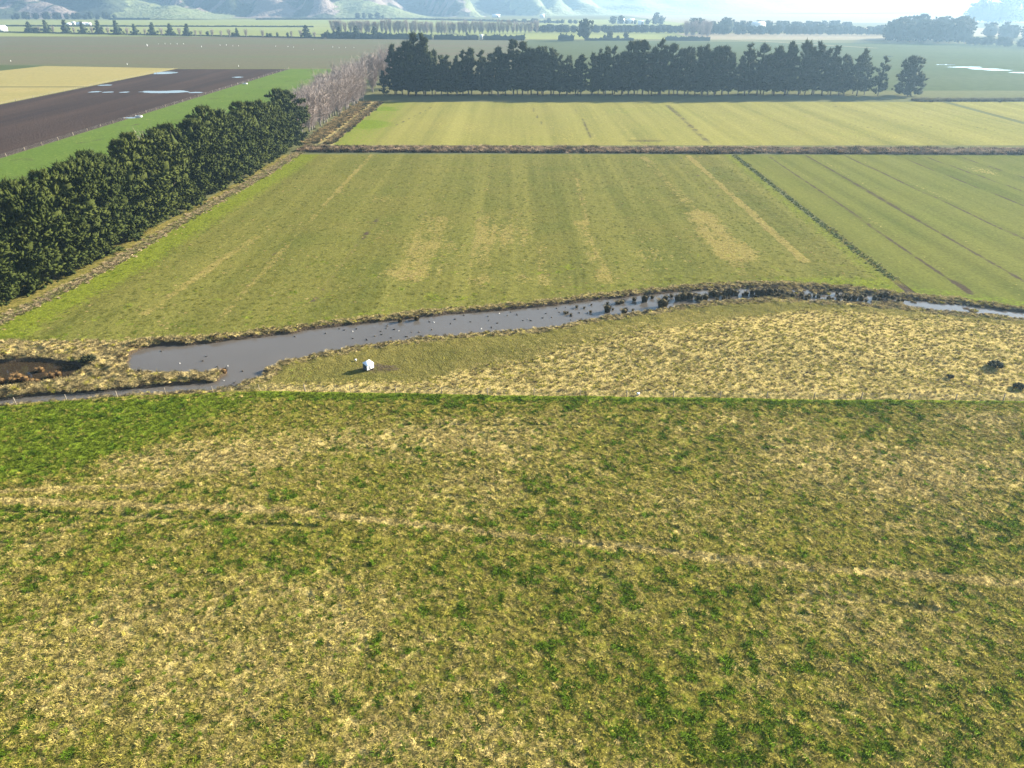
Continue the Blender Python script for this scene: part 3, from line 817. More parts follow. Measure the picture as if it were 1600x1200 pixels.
# dead pine litter and rank grass at the foot of the shelterbelt
n = 2400
t_ = rng.random(n); y_ = 112 + 186 * t_
hl = np.interp(y_, [116, 142, 187, 241, 296], [-91, -87, -85, -81, -79.5])
x_ = hl + .6 + rng.normal(0, .9, n)
k = y_ > bank_y(x_) - 1
x_, y_ = x_[k], y_[k]; n = len(x_)
s_ = 0.6 + .6 * rng.random(n)
tint = np.where((rng.random(n) < .6)[:, None], np.array((0.30, 0.23, 0.13)), np.array((0.16, 0.16, 0.05))) * (0.6 + .7 * rng.random((n, 1)))
scatter('hedge_foot_growth', np.c_[x_, y_, np.zeros(n)], np.c_[s_, s_, s_ * .8], np.c_[np.zeros(n), np.zeros(n), rng.random(n) * 6.28], tint, [proto('tussock', p.data) for p in big],
        'dead branches and rank grass along the foot of the shelterbelt', 'grass')

# ------------------------------------------------------------------ trees
def unit(v): return v / (np.linalg.norm(v, axis=-1, keepdims=True) + 1e-9)
def spindles(c, ax, L, rad, r, sides=5, blades=4):
    """foliage clumps: a bumpy spindle with ragged blades at its tip, for arrays of centres and axes"""
    n = len(c); ax = unit(ax)
    ref = np.where(np.abs(ax[:, 2:3]) < .9, np.array([[0, 0, 1.0]]), np.array([[1.0, 0, 0]]))
    a = unit(np.cross(ax, ref)); b = np.cross(ax, a)
    ang = np.linspace(0, 2 * math.pi, sides, endpoint=False)[None] + r.random((n, 1)) * 6.28
    rr = rad[:, None] * (0.65 + .7 * r.random((n, sides)))
    hh = L[:, None] * (0.25 + .35 * r.random((n, sides)))
    ring = c[:, None] + ax[:, None] * hh[..., None] + rr[..., None] * (np.cos(ang)[..., None] * a[:, None] + np.sin(ang)[..., None] * b[:, None])
    base = c - ax * (0.1 * L)[:, None]; tip = c + ax * L[:, None]
    V = np.concatenate([base[:, None], tip[:, None], ring], 1); m = sides + 2
    T = []
    for i in range(sides):
        k = (i + 1) % sides
        T.append([0, 2 + k, 2 + i]); T.append([1, 2 + i, 2 + k])
    T = (np.array(T)[None] + (np.arange(n) * m)[:, None, None]).reshape(-1, 3)
    V = V.reshape(-1, 3); out = [(V, T)]
    if blades:
        bb = np.repeat(c + ax * (L * .35)[:, None], blades, 0); aa = np.repeat(ax, blades, 0); LL = np.repeat(L, blades); RR = np.repeat(rad, blades)
        dirs = unit(aa + r.normal(0, .55, aa.shape)); sd = unit(np.cross(dirs, r.normal(0, 1, dirs.shape)))
        w = (RR * .28)[:, None] * sd
        s0 = bb + dirs * (RR * .3)[:, None]
        V2 = np.stack([s0 - w, s0 + w, s0 + dirs * (LL * (0.55 + .5 * r.random(len(LL))))[:, None]], 1).reshape(-1, 3)
        out.append((V2, np.arange(len(V2)).reshape(-1, 3)))
    return out
def join(parts):
    Vs, Ts, n = [], [], 0
    for V, T in parts:
        Vs.append(V); Ts.append(T + n); n += len(V)
    return np.concatenate(Vs), np.concatenate(Ts)

def pine_crown(seed, H, rad, z0, n, prof, L=(1.3, 2.4), rr=(0.35, 0.6), up=0.8, lump=0.35, inner=0.55, mat='pine', sq=(1, 1), lean=(0, 0), sides=5, blades=4, heart=.72, per=8, sp=1.0):
    r = np.random.default_rng(seed)
    # boughs: each reaches out from the stem and carries a bunch of foliage clumps, so that gaps stay between bunches
    nb = n // per
    zb = z0 + (H - z0) * r.random(nb) ** 0.95; tb = (zb - z0) / (H - z0)
    thb = r.random(nb) * 2 * math.pi
    lob = 1 + lump * (vnoise(np.cos(thb) * 1.4 + seed * 3.1 + 9, np.sin(thb) * 1.4 + zb / 2.6, 1) - .5) * 2
    Rb = rad * prof(tb) * lob * (0.72 + .38 * r.random(nb))
    d = np.c_[np.cos(thb), np.sin(thb), up * .35 + .9 * tb ** 3 + r.normal(0, .12, nb)]
    k = np.repeat(np.arange(nb), per)
    u = 1 - (1 - inner) * r.random(len(k)) ** 1.3
    spread = np.minimum(1.15, .42 * Rb[k] + .15) * (1.15 - .55 * u)
    t = tb[k]
    c = np.c_[Rb[k] * u * d[k, 0] * sq[0] + lean[0] * t, Rb[k] * u * d[k, 1] * sq[1] + lean[1] * t, zb[k] + Rb[k] * (u - .7) * d[k, 2]]
    c = c + r.normal(0, sp, c.shape) * spread[:, None] * np.array([.62, .62, .27])
    c[:, 2] = np.clip(c[:, 2], z0 * .6 + .2, H - .6)
    ax = d[k] * np.array([1, 1, 0]) + np.c_[r.normal(0, .45, (len(k), 2)), up + 1.0 * t ** 3 + r.normal(0, .3, len(k))]
    Ls = L[0] + (L[1] - L[0]) * r.random(len(k)); rad_ = rr[0] + (rr[1] - rr[0]) * r.random(len(k))
    parts = spindles(c, ax, Ls, rad_, r, sides, blades)
    # leader shoots at the top
    m = 5
    cc = np.c_[lean[0] + r.normal(0, rad * .10, m), lean[1] + r.normal(0, rad * .10, m), np.full(m, H - .9) - r.random(m)]
    parts += spindles(cc, np.c_[r.normal(0, .12, (m, 2)), np.ones(m)], np.full(m, 1.7 + .5 * r.random()), np.full(m, .30), r, 5, 3)
    # dense heart of the crown
    ns, nr = 9, 7
    zz = np.linspace(z0 + .3, z0 + (H - z0) * .90, nr); V = []
    for i, zc in enumerate(zz):
        tt = (zc - z0) / (H - z0)
        a = np.linspace(0, 2 * math.pi, ns, endpoint=False) + .3 * i
        q = rad * inner * heart * prof(np.array([tt]))[0] * (0.75 + .4 * r.random(ns)) * (0.5 if i in (0, nr - 1) else 1)
        V.append(np.c_[q * np.cos(a) * sq[0] + lean[0] * tt, q * np.sin(a) * sq[1] + lean[1] * tt, zc + r.normal(0, .3, ns)])
    V.append([[0, 0, z0], [lean[0], lean[1], H - .6]]); V = np.concatenate(V); T = []
    for i in range(nr - 1):
        for j in range(ns):
            k = (j + 1) % ns
            T += [[i * ns + j, i * ns + k, (i + 1) * ns + k], [i * ns + j, (i + 1) * ns + k, (i + 1) * ns + j]]
    for j in range(ns):
        k = (j + 1) % ns
        T += [[nr * ns, k, j], [nr * ns + 1, (nr - 1) * ns + j, (nr - 1) * ns + k]]
    parts.append((V, np.array(T)))
    V, T = join(parts)
    return mesh_np('crown', V, T, M[mat])
def trunk_mesh(seed, H, r0, limbs=6, z0=2.0, rl=2.5, mat='bark', lean=(0, 0)):
    r = np.random.default_rng(seed); mb = MB()
    ts = np.linspace(0, 1, 6)
    pts = np.c_[lean[0] * ts + r.normal(0, .06, 6) * ts, lean[1] * ts + r.normal(0, .06, 6) * ts, H * ts - .1]
    mb.tube(pts, r0 * (1 - .88 * ts) + .02, 7)
    for i in range(limbs):
        z = z0 + (H * .8 - z0) * r.random(); a = r.random() * 6.28; l = rl * (0.6 + .6 * r.random())
        p0 = np.array([lean[0] * z / H, lean[1] * z / H, z]); d = np.array([math.cos(a), math.sin(a), .45])
        mb.tube([p0, p0 + d * l * .5, p0 + d * l + np.array([0, 0, l * .2])], [r0 * .3, r0 * .2, r0 * .06], 5)
    return mb.mesh('trunk', M[mat], True)

hedge_prof = lambda t: np.where(t < .12, .80 + 1.6 * t, np.where(t < .62, 1.0, np.clip(1 - ((t - .62) / .40) ** 1.7, 0.10, 1)))
pine_prof = lambda t: np.where(t < .10, .75 + 2.5 * t, np.clip(1.0 - 0.30 * t - 0.67 * np.clip((t - .22) / .78, 0, 1) ** 1.1, 0.06, 1.2))

# shelterbelt on the left: a dense wall of pines
HP = []
for s in range(7):
    H = 20.5 + 1.5 * math.sin(s * 2.4)
    root = empty('shelterbelt_pine', (0, 0, 0))
    HP.append(root)
    kid('crown', pine_crown(100 + s, H, 5.2, .3, 1200, hedge_prof, (0.8, 1.7), (.22, .46), .38, .62, .66, 'pine', (1.15, 0.95), (random.uniform(-.6, .6), random.uniform(-.6, .6)), 5, 4, .60, 14, 1.15), root)
    kid('trunk', trunk_mesh(200 + s, H - 1, .34, 5), root)
    tag(root, '', '')
spots = []
yv = 113.0
while yv < 296:
    spots.append(yv); yv += random.uniform(4.4, 5.6)
def hedge_x(y): return float(np.interp(y, [112, 142, 187, 241, 300], [-97.5, -93.0, -90.8, -87.0, -85.6]))
NH = len(spots)
used = set()
for i, yv in enumerate(spots):
    k = i % 7 if i < 7 else random.randrange(7)
    sc = random.uniform(.90, 1.08) * float(np.interp(yv, [112, 135, 200, 280, 300], [.76, .96, .97, .90, .90]))
    if i == 1: sc *= .86
    loc = (hedge_x(yv) + random.uniform(-.9, .7), yv, 0); rz = random.uniform(-.35, .35) + (math.pi if random.random() < .5 else 0)
    lab = 'dark green pine packed into the dense shelterbelt beside the bright grass strip'
    if i == 0: lab = 'shelterbelt pine at the end beside the marsh and dark pond'
    if i == 1: lab = 'low shelterbelt pine, second from the end beside the dark pond'
    if i == NH - 1: lab = 'shelterbelt pine at the far end beside the bare willows'
    if i == NH - 2: lab = 'tall shelterbelt pine next to the one at the willow end'
    grp = 'pines of the dense shelterbelt'
    if k in used:
        o = copy_tree(HP[k], loc, rz, (sc * random.uniform(.95, 1.08), sc * random.uniform(.95, 1.08), sc))
    else:
        used.add(k); o = HP[k]; o.location = loc; o.rotation_euler.z = rz; o.scale = (sc,) * 3
    tag(o, lab, 'pine tree', grp)

# pine belt across the plain
WP = []
for s in range(8):
    H = [26, 23, 25, 21, 24, 27, 22, 25][s]
    root = empty('belt_pine', (0, 0, 0)); WP.append(root)
    ln = (random.uniform(-1, 1), random.uniform(-1, 1))
    kid('crown', pine_crown(300 + s, H, [4.2, 4.8, 4.4, 5.0, 3.9, 4.2, 5.0, 4.5][s], 2.6, 400, pine_prof, (1.3, 2.6), (.42, .8), .5, .7, .40, 'pine_dark', (1.30, 1.05), ln, 5, 3), root)
    kid('trunk', trunk_mesh(400 + s, H - 1.5, .36, 9, 3, 3.2, 'bark', ln), root)
used = set()
def put_pine(x, y, h, lab, grp='pines of the far belt', wide=1.0, k=None):
    k = random.randrange(8) if k is None else k
    base_h = [26, 23, 25, 21, 24, 27, 22, 25][k]
    s = h / base_h
    loc = (x, y, 0); rz = random.random() * 6.28; sc = (s * wide, s * wide, s)
    if k in used: o = copy_tree(WP[k], loc, rz, sc)
    else:
        used.add(k); o = WP[k]; o.location = loc; o.rotation_euler.z = rz; o.scale = sc
    return tag(o, lab, 'pine tree', grp)
def top_h(px):      # the belt's skyline
    return float(np.interp(px, [590, 605, 625, 650, 668, 690, 720, 745, 770, 800, 830, 870, 905, 950, 990, 1030, 1060, 1100, 1150, 1172, 1200, 1230, 1265, 1300, 1340, 1370, 1390],
                           [21, 24.5, 29, 30, 28, 26, 22, 23, 26, 27, 25, 24, 23, 25.5, 26, 27.5, 25, 25, 24.5, 27.5, 24.5, 28, 26, 25, 22.5, 21, 20]))
MID_LAB = 'dark pine standing shoulder to shoulder in the long belt behind the yellow green paddock'
x = -76.0; i = 0
order = list(range(8))
while x < 213:
    px = 800 + x / 452 * FPX * 1.074
    lab = MID_LAB
    if i == 0: lab = 'short leaning pine at the end of the long belt nearest the bare willows'
    elif i == 1: lab = 'pine next to the short leaning one at the willow end of the belt'
    h = top_h(px) * random.choice((random.uniform(.78, .92), random.uniform(.92, 1.02), random.uniform(.98, 1.10)))
    put_pine(x + random.uniform(-.8, .8), 455 + random.uniform(-2.0, 2.0), h * (.72 if i == 0 else 1), lab, wide=random.uniform(.85, 1.15), k=i if i < 8 else None)
    x += random.uniform(3.8, 5.8); i += 1
x = -70.0
while x < 214:          # the second row behind
    px = 800 + x / 460 * FPX * 1.074
    if not (128 < x < 131):
        put_pine(x, 463 + random.uniform(-1.5, 1.5), top_h(px) * random.uniform(.70, .98), MID_LAB, wide=random.uniform(.85, 1.1))
    x += random.uniform(5.5, 9.0)
for px, h in ((649, 32), (663, 31.5), (1031, 29)):
    lab = {649: 'tallest spire topped pine at the willow end of the long belt', 663: 'slender tall pine just right of the tallest spire in the belt', 1031: 'broad topped tall pine rising over the middle of the belt'}[px]
    put_pine((px - 800) / FPX * 452 / 1.074, 457, h, lab, wide=.9)
put_pine(217.5, 453, 20.5, 'ragged pine closing the belt beside the gap before the lone pine', wide=.95)
lone = empty('lone_pine', (234.8, 452, 0))
kid('crown', pine_crown(350, 20.5, 7.4, 1.2, 820, lambda t: np.where(t < .12, .95 + .6 * t, np.clip(1.05 - .25 * t - .62 * np.clip((t - .5) / .5, 0, 1) ** 2, .1, 1.2)), (1.3, 2.4), (.42, .8), .5, .45, .55, 'pine_dark'), lone)
kid('trunk', trunk_mesh(450, 18, .5, 8, 3, 4), lone)
tag(lone, 'lone full pine standing apart past the gap at the end of the belt', 'pine tree')

# bare deciduous trees
def bare_mesh(seed, H, W, n, w=.058, up=1.0, z0=1.0):
    r = np.random.default_rng(seed)
    nl = 9; mb = MB(); segs = []
    for i in range(nl):
        a = i / nl * 6.28 + r.random(); sp = W * (0.25 + .75 * r.random())
        p0 = np.array([0, 0, z0 * (0.5 + r.random())]); p2 = np.array([math.cos(a) * sp, math.sin(a) * sp, H * (0.72 + .26 * r.random())])
        p1 = p0 * .5 + p2 * .5 + np.array([math.cos(a), math.sin(a), -.6]) * sp * .18
        mb.tube([p0, p1, p2], [.12, .07, .02], 4, False); segs.append((p0, p1, p2))
    k = r.integers(0, nl, n); t = r.random(n) ** .75
    S = np.array(segs)[k]
    q = np.where((t < .5)[:, None], S[:, 0] + (S[:, 1] - S[:, 0]) * (2 * t)[:, None], S[:, 1] + (S[:, 2] - S[:, 1]) * (2 * t - 1)[:, None])
    d = unit(np.c_[r.normal(0, .75, (n, 2)), np.full(n, up) + r.normal(0, .35, n)])
    l = H * (0.10 + .16 * r.random(n))
    sd = unit(np.cross(d, r.normal(0, 1, (n, 3)))) * w
    V2 = np.stack([q - sd, q + sd, q + d * l[:, None]], 1).reshape(-1, 3)
    # second order twigs
    q3 = q + d * (l * r.random(n))[:, None]; d3 = unit(d + r.normal(0, .6, d.shape)); sd3 = unit(np.cross(d3, r.normal(0, 1, d3.shape))) * w * .7
    V3 = np.stack([q3 - sd3, q3 + sd3, q3 + d3 * (l * .6)[:, None]], 1).reshape(-1, 3)
    nn = len(V2)
    mb.add(V2, (), np.arange(nn).reshape(-1, 3)); mb.add(V3, (), np.arange(nn).reshape(-1, 3))
    return mb
BT = []
for s in range(5):
    H = [13, 14, 12.5, 15, 13.5][s]
    root = empty('bare_willow', (0, 0, 0)); BT.append(root)
    kid('branches', bare_mesh(500 + s, H, 3.8, 1150).mesh('branches', M['twig']), root)
    kid('trunk', trunk_mesh(600 + s, H * .55, .25, 4, 1.5, 2.0, 'twig_grey'), root)
used_b = set()
def put_bare(x, y, h, lab, grp, cat='bare tree'):
    k = random.randrange(5); base = [13, 14, 12.5, 15, 13.5][k]; s = h / base
    loc = (x, y, 0); rz = random.random() * 6.28; sc = (s * random.uniform(.9, 1.2), s * random.uniform(.9, 1.2), s)
    if k in used_b: o = copy_tree(BT[k], loc, rz, sc)
    else:
        used_b.add(k); o = BT[k]; o.location = loc; o.rotation_euler.z = rz; o.scale = sc
    return tag(o, lab, cat, grp)
GB = 'bare willows beside the farm track'
y = 303.0; i = 0
while y < 432:
    h = 14.5 + 5.0 * (y - 303) / 130
    lab = 'leafless pinkish grey willow in the thicket between shelterbelt and pine belt'
    if i == 0: lab = 'leafless willow touching the far end of the shelterbelt'
    put_bare(-89 + random.uniform(-1.5, 1.5) + .03 * (y - 300), y, h * random.uniform(.9, 1.08), lab, GB)
    if i % 2: put_bare(-95 + random.uniform(-1.5, 1.5), y + 2, h * random.uniform(.8, .98), lab, GB)
    y += random.uniform(3.2, 4.4); i += 1
for j in range(9):
    put_bare(-93 + 5.0 * j % 24 + random.uniform(-1, 1) + 2, 462 + 9 * j, random.uniform(18, 23), 'leafless willow behind the end of the pine belt', 'bare willows behind the pine belt')
for px, py, h in ((228, 212, 9), (236, 207, 10), (247, 203, 8), (300, 178, 9), (312, 176, 8), (335, 167, 9), (352, 163, 9), (120, 250, 6)):
    xx, yy_ = -100.5, 0
    Yb = 100.5 / ((800 - px) / FPX) * 1.03
    put_bare(-100.5, Yb, h * 1.65, 'bare grey sapling showing behind the top of the shelterbelt', 'bare saplings behind the shelterbelt')

# ------------------------------------------------------------------ far trees
conic = lambda t: np.clip(1.02 - t, .06, 1)
round_ = lambda t: np.sqrt(np.clip(1 - (2 * t - .95) ** 2, .05, 1))
def far_proto(name, seed, H, rad, z0, n, prof, mat, L=(.9, 1.6), rr=(.5, .9)):
    root = empty(name, (0, 0, -500))
    kid('crown', pine_crown(seed, H, rad, z0, n, prof, L, rr, .5, .3, .75, mat, (1, 1), (0, 0), 4, 2, 1.12, 3, .6), root)
    kid('trunk', trunk_mesh(seed + 1, H * .8, .3, 0), root)
    return root
class Kind:
    """first placing uses the built tree, later ones copy it"""
    def __init__(s, roots, hs): s.r = roots; s.h = hs; s.used = set()
    def put(s, x, y, h, lab, cat, grp, wide=1.0, z=0.0):
        k = random.randrange(len(s.r)); sc = h / s.h[k]; loc = (x, y, z); S = (sc * wide, sc * wide, sc); rz = random.random() * 6.28
        if k in s.used: o = copy_tree(s.r[k], loc, rz, S)
        else:
            s.used.add(k); o = s.r[k]; o.location = loc; o.rotation_euler.z = rz; o.scale = S
        return tag(o, lab, cat, grp)
    def clean(s):
        for k, r in enumerate(s.r):
            if k not in s.used:
                for c in KIDS[r.name]: bpy.data.objects.remove(c)
                bpy.data.objects.remove(r)
CON = Kind([far_proto('conical_tree', 700, 12, 4.6, .4, 170, conic, 'evergreen'), far_proto('conical_tree', 710, 11, 4.4, .4, 160, conic, 'evergreen')], [12, 11])
RND = Kind([far_proto('broad_tree', 720 + 10 * k, 12, 5.5, 1.0, 190, round_, 'evergreen') for k in range(4)], [12] * 4)
conics = [(47, 15, 'first conical evergreen of the far row, beside the low dark bush'), (74, 17, 'second conical evergreen of the far row, squat with a spike'), (104, 18, 'third conical evergreen of the far row'),
          (131, 16, 'fourth conical evergreen of the far row'), (156, 18, 'fifth conical evergreen of the far row'), (184, 18, 'sixth conical evergreen of the far row'), (212, 14, 'thin pale conical evergreen, seventh of the far row'),
          (240, 16, 'eighth conical evergreen of the far row'), (267, 15, 'ninth conical evergreen of the far row, wide and lopsided'), (294, 15, 'tenth conical evergreen of the far row'),
          (371, 11, 'small conical evergreen with a low shrub at its side'), (479, 15, 'lone conical evergreen before the far hedges'), (531, 14, 'spire rising from the far hedge, left one of three'), (557, 15, 'spire rising from the far hedge, middle one of three'), (586, 14, 'spire rising from the far hedge, right one of three'), (730, 9, 'small spire over the trimmed far hedge')]
def on_row(px):       # the far boundary behind the bare field
    py = np.interp(px, [0, 200, 400, 600, 800, 1000, 1250], [50, 54.5, 58.5, 61, 63, 63.5, 65])
    X_, Y_ = G(px, py); return float(X_), float(Y_)
for px, hp, lab in conics:
    x, y = on_row(px); CON.put(x, y, hp * 1.12, lab, 'tree', 'conical evergreens along the far boundary', 1.1 if hp > 12 else .8)
for px, h, w, lab in ((57, 8, 1.9, 'low dark bush beside the first conical evergreen'), (365, 6, 1.4, 'low shrub beside the small conical evergreen'), (325, 7, .8, 'small dark bush among the bare shrubs of the far row'), (418, 6, .8, 'low dark bush left of two small upright bushes'), (423, 6, 1.0, 'low bush between two small upright bushes'), (434, 7, .6, 'upright little bush, first of the pair'), (450, 7, .6, 'upright little bush, second of the pair'), (505, 6, 1.2, 'squat bush right of the lone conical evergreen'), (510, 8, 1.2, 'bush at the left end of the far hedge')):
    x, y = on_row(px); RND.put(x, y, h * 1.02, lab, 'bush', 'bushes along the far boundary', w)
for px in (60, 83, 115, 143, 168, 198, 226, 252, 280, 305, 313, 331, 345, 358, 384, 410, 455, 470, 491):
    x, y = on_row(px); put_bare(x, y + 3, random.uniform(8, 11), 'small leafless tree between the conical evergreens of the far row', 'bare trees along the far boundary')
x, y = on_row(913); RND.put(x, y - 5, 25, 'big round headed tree on a short trunk in the far plain', 'tree', None, .95, 1.5)

# hedges of the plain: clipped walls of leaves
def hedge_obj(name, x0, y0, x1, y1, h, w, mat, label, cat='hedge', rough=.25, grp=None, kind=None):
    L = math.hypot(x1 - x0, y1 - y0); n = max(6, int(L / (h * .7))); r = np.random.default_rng(int(abs(x0) + abs(y0) * 7) % 9973)
    dx, dy = (x1 - x0) / L, (y1 - y0) / L; sec = [(-.5, 0), (-.52, .45), (-.42, .95), (0, 1.05), (.42, .95), (.52, .45), (.5, 0)]
    V = []
    for i in range(n + 1):
        t = i / n; b = np.array([x0 + (x1 - x0) * t, y0 + (y1 - y0) * t]); hk = h * (1 + rough * (r.random() - .5) * 2)
        for a, z in sec:
            q = b + np.array([-dy, dx]) * a * w * (1 + rough * (r.random() - .5) * 1.4)
            V.append((q[0] + dx * r.normal(0, .2), q[1] + dy * r.normal(0, .2), z * hk))
    m = len(sec); Qs = []
    for i in range(n):
        for j in range(m - 1): Qs.append([i * m + j, (i + 1) * m + j, (i + 1) * m + j + 1, i * m + j + 1])
    caps = [np.array([list(range(m))[::-1]]), np.array([list(range(n * m, n * m + m))])]
    nc = int(L * 1.2 / max(1, h / 4))
    k = r.integers(0, (n + 1) * m, nc); Va = np.array(V)
    ax = np.c_[r.normal(0, .7, (nc, 2)), .4 + r.random(nc)]
    Vs, Ts = join(spindles(Va[k], ax, np.full(nc, h * .28), np.full(nc, h * .16), r, 4, 0))
    me = mesh_np(name, np.concatenate([Va, Vs]), [np.array(Qs), caps[0], caps[1], Ts + len(Va)], M[mat])
    return tag(obj(name, me), label, cat, grp, kind)
def hpx(pxa, pxb, h, label, dy=0.0, mat='evergreen', w=5):
    xa, ya = on_row(pxa); xb, yb = on_row(pxb)
    hedge_obj('hedge', xa, ya + dy, xb, yb + dy, h, w, mat, label, grp='hedges of the far plain')
hpx(-30, 505, 1.6, 'long low dark hedge line under the conical evergreens', 1, 'scrub', 3)
hpx(512, 604, 7.5, 'tall uneven hedge holding three spires', 3)
hpx(605, 675, 6.5, 'grey green far hedge right of the three spires', 3)
hpx(678, 748, 5.5, 'trimmed far hedge left of the hedge gap', 3)
hpx(755, 820, 5.5, 'trimmed far hedge right of the hedge gap', 3)
hpx(872, 897, 6.5, 'short dark hedge left of the round headed tree', 2)
hpx(914, 990, 3, 'low hedge running right from the round headed tree', 2)
for px, h, w in ((953, 12, .9), (966, 6, 1.0), (979, 11, .75), (945, 7, .8)):
    x, y = on_row(px); RND.put(x, y + 6, h, {953: 'rounded tree over the low hedge, taller of the pair', 966: 'small bush between the rounded pair', 979: 'rounded tree over the low hedge, right one of the pair', 945: 'small bush left of the rounded pair'}[px], 'tree', 'trees over the low far hedge', w)
hpx(1040, 1110, 5, 'low bushy hedge left of the tan paddock', 4)
def far_at(px, py): a, b = G(px, py); return float(a), float(b)
for a, b, h, lab in (((0, 41), (490, 42.5), 2.5, 'thin hedge line dividing the pale flats'), ((400, 31), (640, 30.5), 4, 'hedge line at the foot of the hills'), ((640, 30.5), (880, 36), 4, 'hedge line falling away below the hills'), ((170, 31), (235, 31), 5, 'hedge at the foot of the pale slope')):
    p, q = far_at(*a), far_at(*b); hedge_obj('hedge', *p, *q, h, 4, 'evergreen', lab, grp='hedges of the far plain')
# far belts: tree by tree
def belt(pa, pb, step, h, lab, grp, kind=RND, wide=1.0, jit=3, hv=.2):
    (xa, ya), (xb, yb) = far_at(*pa), far_at(*pb); L = math.hypot(xb - xa, yb - ya); n = int(L / step)
    for i in range(n + 1):
        t = (i + random.uniform(-.3, .3)) / max(1, n)
        kind.put(xa + (xb - xa) * t + random.uniform(-jit, jit), ya + (yb - ya) * t + random.uniform(-jit, jit), h * random.uniform(1 - hv, 1 + hv), lab, 'tree', grp, wide * random.uniform(.85, 1.2))
belt((842, 51), (1060, 52), 6.5, 12, 'tree of the dark belt behind the round headed tree', 'trees of the far dark belt', wide=1.2, hv=.08)
belt((1085, 54), (1385, 55), 8, 13, 'tree of the uneven belt behind the tan paddock', 'trees of the uneven far belt', wide=1.05)
belt((1100, 49), (1330, 49), 13, 16, 'hazy tree in the second belt behind the tan paddock', 'trees of the hazy second belt', wide=1.1, hv=.1)
for px, h in ((1085, 22), (1095, 22), (1135, 23), (1142, 22)):
    x, y = far_at(px, 51); RND.put(x, y + 15, h, 'tall dark tree standing over the far belt', 'tree', 'tall trees over the far belt', .8)
belt((1388, 65), (1505, 68), 9, 25, 'tall tree at the front edge of the far wood', 'trees of the far wood', wide=.8, hv=.12)
belt((1395, 62), (1505, 64), 10, 28, 'tall tree inside the far wood', 'trees of the far wood', wide=.8, hv=.12)
belt((1400, 60), (1500, 61), 12, 29, 'tall tree inside the far wood', 'trees of the far wood', wide=.85, hv=.1)
belt((1515, 70), (1610, 75), 8, 10, 'low tree in the row right of the far wood', 'trees right of the far wood', wide=1.3, hv=.15)
belt((1548, 60), (1620, 62), 13, 20, 'hazy tree behind the row right of the far wood', 'trees behind the right hand row', wide=1.1)
x, y = far_at(1583, 64); RND.put(x, y, 17, 'round tree with a bare trunk at the right edge', 'tree', None, .7, 2)
belt((1515, 36), (1545, 36), 22, 48, 'faint big tree in the white haze', 'trees in the white haze', wide=.9)
belt((1555, 36), (1620, 33), 25, 42, 'faint big tree in the white haze', 'trees in the white haze', wide=1.0, hv=.4)
belt((800, 36), (900, 37.5), 16, 10, 'hazy tree along the foot of the pale hills', 'trees at the foot of the hills', wide=1.3)
belt((960, 38), (1035, 39), 16, 14, 'hazy tree near the white farm buildings', 'trees near the white farm buildings', wide=1.0, hv=.4)
x, y = far_at(1025, 38); RND.put(x, y, 24, 'tall hazy tree above the farm buildings', 'tree', None, .7)
belt((560, 30), (600, 30), 18, 14, 'hazy tree below the bare spurs', 'trees below the bare spurs', hv=.3)
belt((20, 31), (180, 30.5), 16, 16, 'tree along the edge of the hill forest', 'trees along the hill forest edge', hv=.3)
for a, b, n, h, lab in (((522, 53), (668, 54), 24, 20, 'leafless poplar of the tall grey far windbreak'), ((676, 54), (838, 52), 26, 19, 'leafless poplar of the long grey far windbreak')):
    (xa, ya), (xb, yb) = far_at(*a), far_at(*b)
    for i in range(n):
        t = i / (n - 1); put_bare(xa + (xb - xa) * t + random.uniform(-2, 2), ya + (yb - ya) * t + random.uniform(-3, 3), h * random.uniform(.9, 1.1), lab, 'poplars of the grey far windbreak')
for i in range(14):
    x, y = far_at(1070 + 38 * random.random(), 55 + 3 * random.random()); put_bare(x, y, random.uniform(14, 22), 'leafless mauve tree of the clump beside the tan paddock', 'bare trees of the mauve clump')
CON.clean(); RND.clean()

# ------------------------------------------------------------------ rushes, scrub
def rush_mesh(seed, mat, n=150, rad=.75, H=1.3):
    r = np.random.default_rng(seed)
    th = r.random(n) * 6.28; d = rad * .55 * np.sqrt(r.random(n))
    b = np.c_[d * np.cos(th), d * np.sin(th), np.full(n, -.3)]
    out = np.c_[np.cos(th), np.sin(th), np.zeros(n)] * (.25 + .55 * r.random((n, 1)))
    hh = H * (.65 + .45 * r.random(n))
    sd = np.c_[-np.sin(th), np.cos(th), np.zeros(n)] * (.035 + .03 * r.random((n, 1)))
    mid = b + out * .45 * hh[:, None] * .6 + np.c_[np.zeros((n, 2)), hh * .75]
    tip = b + out * hh[:, None] * .9 + np.c_[np.zeros((n, 2)), hh * (1.15 - .35 * r.random(n))]
    V = np.stack([b - sd, b + sd, mid + sd, mid - sd, tip], 1).reshape(-1, 3)
    i = np.arange(n)[:, None] * 5
    Qs = i + np.array([[0, 1, 2, 3]]); Ts = i + np.array([[3, 2, 4]])
    mb = MB(); mb.add(V, Qs, Ts)
    a = np.linspace(0, 6.28, 8, endpoint=False)
    Vh = np.r_[np.c_[rad * .6 * np.cos(a), rad * .6 * np.sin(a), np.full(8, -.3)], np.c_[rad * .62 * np.cos(a + .3), rad * .62 * np.sin(a + .3), H * .5 + .15 * r.random(8)], [[0, 0, H * .75]]]
    T = []
    for j in range(8):
        k = (j + 1) % 8; T += [[j, k, 8 + k], [j, 8 + k, 8 + j], [8 + j, 8 + k, 16]]
    mb.add(Vh, (), T)
    return mb.mesh('rush_clump', M[mat])
RM = [rush_mesh(s, 'rush') for s in range(4)]; RT = [rush_mesh(s + 9, 'rush_tan', 170, .9, 1.2) for s in range(3)]
